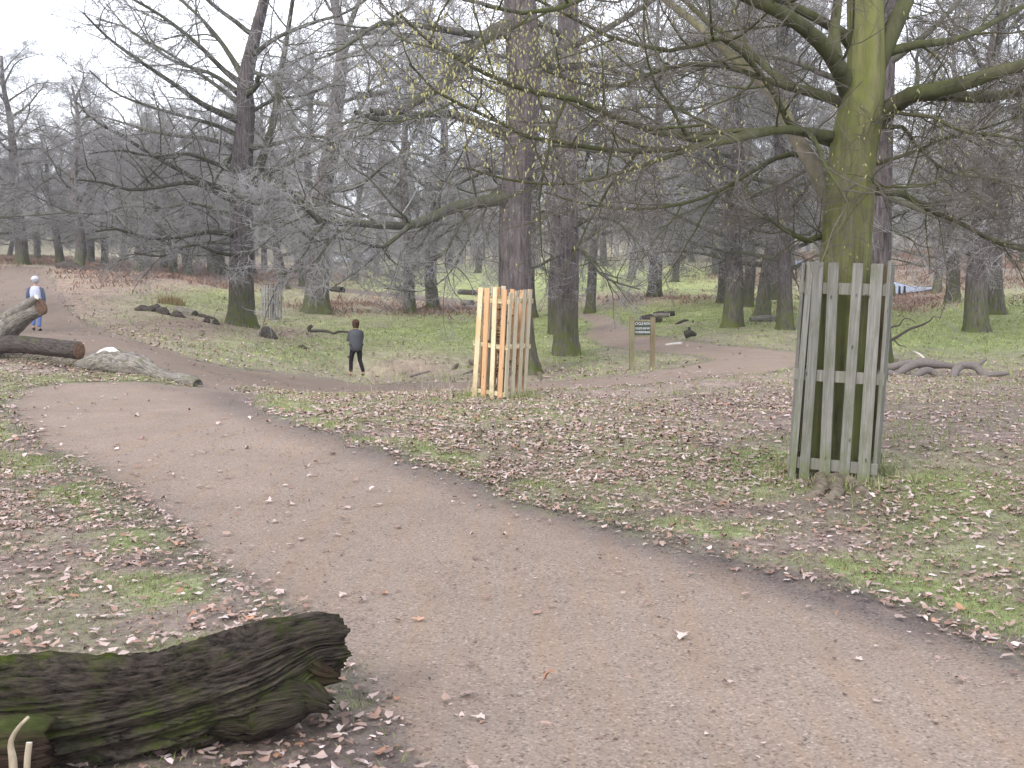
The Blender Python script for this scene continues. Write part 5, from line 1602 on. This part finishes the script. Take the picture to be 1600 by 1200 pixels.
# ------------------------------------------------------------------ people
def skin_mesh(name, chains, mat, sub=2, rootfirst=True):
    """chains: list of polylines [(x,y,z,r)...]; a chain whose first point equals an existing point is welded on"""
    verts = []; edges = []; rr = []; key = {}
    roots = []
    for ch in chains:
        prev = None
        for k, p in enumerate(ch):
            kk = (round(p[0], 4), round(p[1], 4), round(p[2], 4))
            if kk in key: idx = key[kk]
            else:
                idx = len(verts); verts.append(p[:3]); rr.append(p[3]); key[kk] = idx
                if k == 0: roots.append(idx)
            if prev is not None and prev != idx: edges.append((prev, idx))
            prev = idx
    me = bpy.data.meshes.new(name); me.from_pydata(verts, edges, []); me.update()
    ob = bpy.data.objects.new('tmp_skin', me); COL.objects.link(ob)
    md = ob.modifiers.new('s', 'SKIN'); md.use_smooth_shade = True
    sd_ = ob.data.skin_vertices[0].data
    for i_, r in enumerate(rr):
        rx, ry = (r, r) if not isinstance(r, tuple) else r
        sd_[i_].radius = (rx, ry); sd_[i_].use_root = i_ in roots
    sb = ob.modifiers.new('u', 'SUBSURF'); sb.levels = sub; sb.render_levels = sub
    bpy.context.view_layer.update()
    dg = bpy.context.evaluated_depsgraph_get()
    m2 = bpy.data.meshes.new_from_object(ob.evaluated_get(dg))
    bpy.data.objects.remove(ob)
    m2.name = name; m2.materials.clear(); m2.materials.append(mat)
    m2.polygons.foreach_set('use_smooth', [True] * len(m2.polygons))
    return m2


def ellipsoid(name, c, r, mat, noise_=0.0, seed=0, cut=None):
    bm = bmesh.new(); bmesh.ops.create_uvsphere(bm, u_segments=24, v_segments=16, radius=1)
    P = np.array([v.co[:] for v in bm.verts])
    nn = 1 + noise_ * (fbm3(P[:, 0] * 3 + 7, P[:, 1] * 3 + 7, P[:, 2] * 3 + 7, seed, 3) - .5) * 2
    for v, k in zip(bm.verts, nn):
        x_, y_, z_ = v.co
        if cut: x_, y_, z_ = cut(x_, y_, z_)
        v.co = (c[0] + x_ * r[0] * k, c[1] + y_ * r[1] * k, c[2] + z_ * r[2] * k)
    me = bpy.data.meshes.new(name); bm.to_mesh(me); bm.free(); me.materials.append(mat)
    me.polygons.foreach_set('use_smooth', [True] * len(me.polygons))
    return me


M['skin'] = simple('skin', (0.42, 0.25, 0.18), (0.52, 0.33, 0.25), scale=9, bump=0, rough=.6)
M['eye'] = simple('eye', (0.02, 0.015, 0.01), (0.04, 0.03, 0.02), bump=0, rough=.3)
cloth = lambda nm, c: simple(nm, tuple(x * .8 for x in c), c, scale=14, bump=.3, dist=.006)


def hand(w, d, side, s=1.0):
    """palm and five curled fingers from wrist w pointing along d; returns chains"""
    w = Vector(w); d = Vector(d).normalized(); sd = Vector((side, 0, 0)).cross(d).normalized()
    if sd.length < .1: sd = Vector((0, 1, 0))
    pal = w + d * .055 * s; kn = w + d * .09 * s
    cs = [[(*w, .024), (*pal, .030), (*kn, .026)]]
    curl = Vector((-side * .5, .3, 0))
    for k, ln_ in enumerate((.065, .075, .07, .055)):
        b0 = kn + sd * (.026 - .017 * k)
        p1 = b0 + d * ln_ * .5; p2 = p1 + (d * .7 + curl).normalized() * ln_ * .3; p3 = p2 + (d * .2 + curl).normalized() * ln_ * .22
        cs.append([(*(b0 - d * .02), .009), (*p1, .0085), (*p2, .008), (*p3, .0065)])
    tb = pal + sd * .03
    cs.append([(*(tb - sd * .02), .011), (*(tb + sd * .012 + d * .02), .010), (*(tb + sd * .014 + d * .048), .008)])
    return cs


def person(name, label, at, rz, J, skinm, garments, hairf, sc=1.0):
    t_ = empty(name, at, rz); tag(t_, label, 'person'); t_.scale = (sc,) * 3
    body = [[(*J['pelvis'], .135), (*J['waist'], .115), (*J['chest'], .145), (*J['neck0'], .07), (*J['neck'], .052), (*J['head0'], .075), (*J['head'], .092), (*J['crown'], .075)]]
    for s in 'LR':
        body.append([(*J['chest'], .145), (*J['sh' + s], .062), (*J['el' + s], .043), (*J['wr' + s], .027)])
        body.append([(*J['pelvis'], .135), (*J['hip' + s], .088), (*J['kn' + s], .058), (*J['an' + s], .04), (*J['ball' + s], .035), (*J['toe' + s], .025)])
    f = Vector(J['face']).normalized(); hc = Vector(J['head'])
    nose = hc + f * .088 + Vector((0, 0, -.012))
    body.append([(*(nose - f * .03), .022), (*(nose + f * .012), .012)])
    sdv = Vector((f.y, -f.x, 0))
    for s in (-1, 1):
        e = hc + sdv * s * .085
        body.append([(*e, .016), (*(e + sdv * s * .012 + Vector((0, 0, -.02))), .012)])
    for s, sg_ in (('L', -1), ('R', 1)):
        d_ = Vector(J['wr' + s]) - Vector(J['el' + s])
        if J.get('handdir' + s): d_ = Vector(J['handdir' + s])
        hh_ = hand(J['wr' + s], d_, sg_)
        body += hh_
    bo = link('body', skin_mesh('body', body, M['skin']), t_)
    for s in (-1, 1):
        e = hc + f * .083 + sdv * s * .032 + Vector((0, 0, .012))
        link('eye', ellipsoid('eye', e, (.013, .013, .011), M['eye']), bo)
    m_ = hc + f * .082 + Vector((0, 0, -.052))
    link('mouth', ellipsoid('mouth', m_, (.024, .01, .007), cloth('lips', (.35, .15, .13))), bo)
    for gname, chains, mt_ in garments:
        link(gname, skin_mesh(gname, chains, mt_), t_)
    for nm, me_ in hairf(hc, f):
        link(nm, me_, t_)
    return t_


# man walking away up the path on the left
J = dict(pelvis=(0, 0, .95), waist=(0, 0, 1.1), chest=(0, .02, 1.32), neck0=(0, .02, 1.47), neck=(0, .02, 1.53), head0=(0, .03, 1.6), head=(-.01, .035, 1.67), crown=(-.01, .03, 1.73),
         shL=(-.19, .02, 1.40), elL=(-.25, .0, 1.13), wrL=(-.26, .06, .88), shR=(.19, .02, 1.40), elR=(.24, .02, 1.13), wrR=(.245, .10, .90),
         hipL=(-.1, 0, .9), knL=(-.11, .09, .50), anL=(-.11, -.04, .13), ballL=(-.11, .03, .07), toeL=(-.115, .13, .045),
         hipR=(.1, 0, .9), knR=(.09, .02, .49), anR=(.08, -.06, .08), ballR=(.085, .04, .035), toeR=(.09, .13, .03), face=(-.75, .6, -.1))
up = lambda p, k=0.0, dx=0: (p[0] + dx, p[1], p[2] + k)


def mid(a, b, t=.5): return tuple(a[i] * (1 - t) + b[i] * t for i in range(3))


denim = cloth('blue_denim', (.13, .20, .42)); slv = cloth('slate_blue_sleeve', (.11, .14, .22)); pale = cloth('pale_grey_gilet', (.62, .66, .78)); shoe = cloth('dark_shoe_leather', (.035, .03, .03)); capm = cloth('white_cap', (.72, .74, .80))
gm = [('jeans', [[(*J['pelvis'], .165), (*J['hip' + s], .115), (*mid(J['hip' + s], J['kn' + s]), .098), (*J['kn' + s], .078), (*up(J['an' + s], .03), .068)] for s in 'LR'], denim),
      ('sleeves', [[(*mid(J['chest'], J['sh' + s], .6), .09), (*J['sh' + s], .085), (*J['el' + s], .066), (*mid(J['el' + s], J['wr' + s], .93), .048)] for s in 'LR'], slv),
      ('gilet', [[(*up(J['pelvis'], -.02), .185), (*J['waist'], .18), (*up(J['chest'], -.05), .205), (*up(J['chest'], .09), .165), (*up(J['neck0'], .02), .085)]], pale)]
for s in 'LR':
    gm.append(('shoe', [[(*up(J['an' + s], 0), .052), (*J['ball' + s], .05), (*J['toe' + s], .036)]], shoe))


def cap_parts(hc, f):
    brim = hc + f * .13 + Vector((0, 0, .045))
    return [('cap', ellipsoid('cap', hc + Vector((0, 0, .04)), (.112, .118, .095), capm, .02, 3)), ('cap_brim', ellipsoid('cap_brim', brim, (.07, .065, .014), capm)),
            ('hair', ellipsoid('hair', hc - f * .03 + Vector((0, 0, -.02)), (.10, .10, .10), cloth('grey_hair', (.42, .42, .45)), .08, 4))]


mp_ = hit(58, 518)
mp_ = on(58, 33)
person('person', 'person in white cap, pale gilet and blue jeans walking away up the left path', mp_, rad(8), J, None, gm, cap_parts, 0.98)

# woman in the hollow, back three quarters to us, arms folded
J = dict(pelvis=(0, 0, .92), waist=(0, 0, 1.06), chest=(0, 0, 1.26), neck0=(0, .01, 1.39), neck=(0, .02, 1.44), head0=(-.01, .03, 1.50), head=(-.02, .04, 1.565), crown=(-.02, .035, 1.62),
         shL=(-.17, .03, 1.33), elL=(-.20, .08, 1.06), wrL=(-.10, .21, 1.10), shR=(.17, .0, 1.33), elR=(.185, .07, 1.06), wrR=(.03, .22, 1.13),
         hipL=(-.09, 0, .86), knL=(-.15, .03, .48), anL=(-.17, -.02, .09), ballL=(-.19, .05, .04), toeL=(-.21, .13, .03),
         hipR=(.09, 0, .86), knR=(.11, .02, .48), anR=(.20, -.09, .09), ballR=(.19, -.01, .04), toeR=(.18, .08, .03), face=(-.6, .75, -.25), handdirL=(.8, .3, .1), handdirR=(-.9, .1, 0))
jk = cloth('charcoal_jacket', (.085, .088, .10)); tr = cloth('black_trousers', (.022, .018, .025))
gm = [('trousers', [[(*J['pelvis'], .15), (*J['hip' + s], .105), (*mid(J['hip' + s], J['kn' + s]), .088), (*J['kn' + s], .068), (*up(J['an' + s], .02), .058)] for s in 'LR'], tr),
      ('jacket', [[(*up(J['pelvis'], -.24), .235), (*J['waist'], .22), (*J['chest'], .225), (*up(J['chest'], .09), .15), (*up(J['neck0'], .02), .075)]] +
       [[(*mid(J['chest'], J['sh' + s], .6), .09), (*J['sh' + s], .082), (*J['el' + s], .07), (*mid(J['el' + s], J['wr' + s], .9), .05)] for s in 'LR'], jk)]
for s in 'LR':
    gm.append(('shoe', [[(*J['an' + s], .048), (*J['ball' + s], .045), (*J['toe' + s], .032)]], shoe))
hairm = cloth('auburn_hair', (.075, .045, .03))


def long_hair(hc, f):
    def cut(x_, y_, z_):
        if z_ < 0: return x_ * 1.0, y_ * .8, z_ * 1.9
        return x_, y_, z_
    return [('hair', ellipsoid('hair', hc - f * .035 + Vector((0, 0, .02)), (.108, .108, .108), hairm, .14, 6, cut))]


person('person', 'woman with auburn hair in a charcoal jacket and black trousers in the hollow', on(557, 31), rad(18), J, None, gm, long_hair, 1.02)

# ------------------------------------------------------------------ distant road, posts, parked cars
M['tarmac'] = simple('wet_pale_tarmac', (0.24, 0.27, 0.34), (0.32, 0.35, 0.42), scale=2, bump=0, rough=.5)


def strip(name, tr, w, mat, lift=.03):
    """a strip of surfacing laid along (px, Y) points"""
    c = [on(a, b_) for a, b_ in tr]
    P, _ = resample([(p.x, p.y, p.z, .1) for p in c], 50)
    T = np.gradient(P, axis=0); nrm = np.stack([-T[:, 1], T[:, 0]], -1); nrm /= np.linalg.norm(nrm, axis=1, keepdims=True)
    V_ = []
    for k in np.linspace(-.5, .5, 7):
        xx = P[:, 0] + nrm[:, 0] * w * k; yy_ = P[:, 1] + nrm[:, 1] * w * k
        V_.append(np.stack([xx, yy_, hts(xx, yy_) + lift], -1))
    V_ = np.array(V_); n_ = V_.shape[1]
    i_ = np.arange(6)[:, None] * n_; j_ = np.arange(n_ - 1)[None]
    q = np.stack([i_ + j_, i_ + j_ + 1, i_ + n_ + j_ + 1, i_ + n_ + j_], -1).reshape(-1, 4)
    return link(name, mesh_np(name, V_.reshape(-1, 3), [q], [mat]))


tag(strip('road', [(1200, 104), (1262, 98), (1300, 90), (1345, 82), (1385, 77), (1410, 74.5), (1432, 73)], 4.2, M['tarmac'], .2), 'pale grey road crossing the slope behind the tall guard', None, None, 'structure')
M['black_post'] = simple('black_post', (.02, .02, .02), (.04, .04, .04), bump=0)
for k, px in enumerate((1397, 1405, 1413)):
    bm = box_bm(.16, .16, .75, .02)
    for v in bm.verts:
        if v.co.z > .7: v.co.x *= .7; v.co.y *= .7
    o = bm_obj('bollard', bm, M['black_post']); o.location = on(px, 72.5 - k * .4)
    tag(o, 'short black post on the near edge of the far road, ' + ('left', 'middle', 'right')[k] + ' of the three', 'post', 'black posts beside the far road')


def car_parts(body):
    bm = bmesh.new()
    prof = [(-2.05, .32), (-2.12, .62), (-2.0, .88), (-1.75, .95), (-1.45, 1.38), (-.6, 1.47), (.35, 1.42), (1.05, .98), (1.85, .84), (2.1, .62), (2.08, .32)]
    vs = []
    for s in (-.82, .82):
        row = [bm.verts.new((x_, s * (1 - .16 * max(0, (z_ - .95)) / .5), z_)) for x_, z_ in prof]
        vs.append(row)
    bm.faces.new(vs[0]); bm.faces.new(list(reversed(vs[1])))
    for k in range(len(prof)):
        k2 = (k + 1) % len(prof)
        bm.faces.new((vs[0][k2], vs[0][k], vs[1][k], vs[1][k2]))
    bmesh.ops.recalc_face_normals(bm, faces=bm.faces[:])
    bmesh.ops.bevel(bm, geom=bm.edges[:], offset=.05, segments=2, affect='EDGES')
    me_b = bpy.data.meshes.new('car_body'); bm.to_mesh(me_b); bm.free()
    wins = []
    for s in (-1, 1):
        bm = bmesh.new()
        pr = [(-1.4, 1.0), (-1.25, 1.32), (-.6, 1.38), (.28, 1.33), (.85, 1.0)]
        y1 = s * .835
        a_ = [bm.verts.new((x_, s * (.835 - .13 * max(0, z_ - .95) / .5 + .005), z_)) for x_, z_ in pr]; b_ = [bm.verts.new((x_, v.co.y - s * .03, z_)) for (x_, z_), v in zip(pr, a_)]
        bm.faces.new(a_); bm.faces.new(list(reversed(b_)))
        for k in range(5): bm.faces.new((a_[k], b_[k], b_[(k + 1) % 5], a_[(k + 1) % 5]))
        bmesh.ops.recalc_face_normals(bm, faces=bm.faces[:])
        me_w = bpy.data.meshes.new('window'); bm.to_mesh(me_w); bm.free(); wins.append(me_w)
    bm = bmesh.new(); bmesh.ops.create_cone(bm, cap_ends=True, segments=24, radius1=.32, radius2=.32, depth=.2)
    bmesh.ops.rotate(bm, verts=bm.verts[:], cent=(0, 0, 0), matrix=Matrix.Rotation(PI / 2, 3, 'X')); me_t = bpy.data.meshes.new('wheel'); bm.to_mesh(me_t); bm.free()
    return me_b, wins, me_t


glassm = simple('car_glass', (.03, .035, .04), (.05, .06, .07), bump=0, rough=.08, spec=.6); tyre = simple('tyre', (.02, .02, .02), (.03, .03, .03), bump=0)
cb_, cw_, ct_ = car_parts(None)
for me_w in cw_: me_w.materials.append(glassm)
ct_.materials.append(tyre)
for px, Yd, colr_, lab in [(521, 138, (.75, .77, .80), 'white parked car, leftmost of those glimpsed through the far twigs'), (539, 139, (.35, .48, .72), 'light blue parked car, second from the left through the far twigs'),
                           (564, 142, (.62, .66, .74), 'silver parked car, second from the right through the far twigs'), (578, 145, (.45, .52, .60), 'blue grey parked car, rightmost of those glimpsed through the far twigs')]:
    g = on(px, Yd)
    t = empty('parked_car', g, rad(8 if px < 550 else -75)); tag(t, lab, 'car', 'cars parked far off beyond the wood')
    b2 = cb_.copy(); m_, n, l, bq = new_mat('car_paint'); bq.inputs['Base Color'].default_value = (*colr_, 1); bq.inputs['Roughness'].default_value = .25; bq.inputs['Specular IOR Level'].default_value = .5
    b2.materials.append(m_)
    link('body', b2, t)
    for me_w in cw_: link('window', me_w, t)
    for sx_ in (-1.3, 1.3):
        for sy_ in (-.76, .76):
            o = link('wheel', ct_, t); o.location = (sx_, sy_, .32)

#==SECTION HAZE==
mh = bpy.data.materials.new('pale_haze'); mh.use_nodes = True
n = mh.node_tree.nodes; n.clear()
ho = n.new('ShaderNodeOutputMaterial'); hv = n.new('ShaderNodeVolumePrincipled')
hv.inputs['Density'].default_value = 0.0006; hv.inputs['Color'].default_value = (.92, .95, 1.0, 1); hv.inputs['Anisotropy'].default_value = 0.2
mh.node_tree.links.new(hv.outputs['Volume'], ho.inputs['Volume'])
bm = bmesh.new(); bmesh.ops.create_cube(bm, size=1)
for v in bm.verts: v.co = Vector((v.co.x * 720, 128 + v.co.y * 320, 19 + v.co.z * 46))
me = bpy.data.meshes.new('haze'); bm.to_mesh(me); bm.free(); me.materials.append(mh)
HAZE = link('haze', me); tag(HAZE, 'thin grey winter air between the trees', None, None, 'stuff')
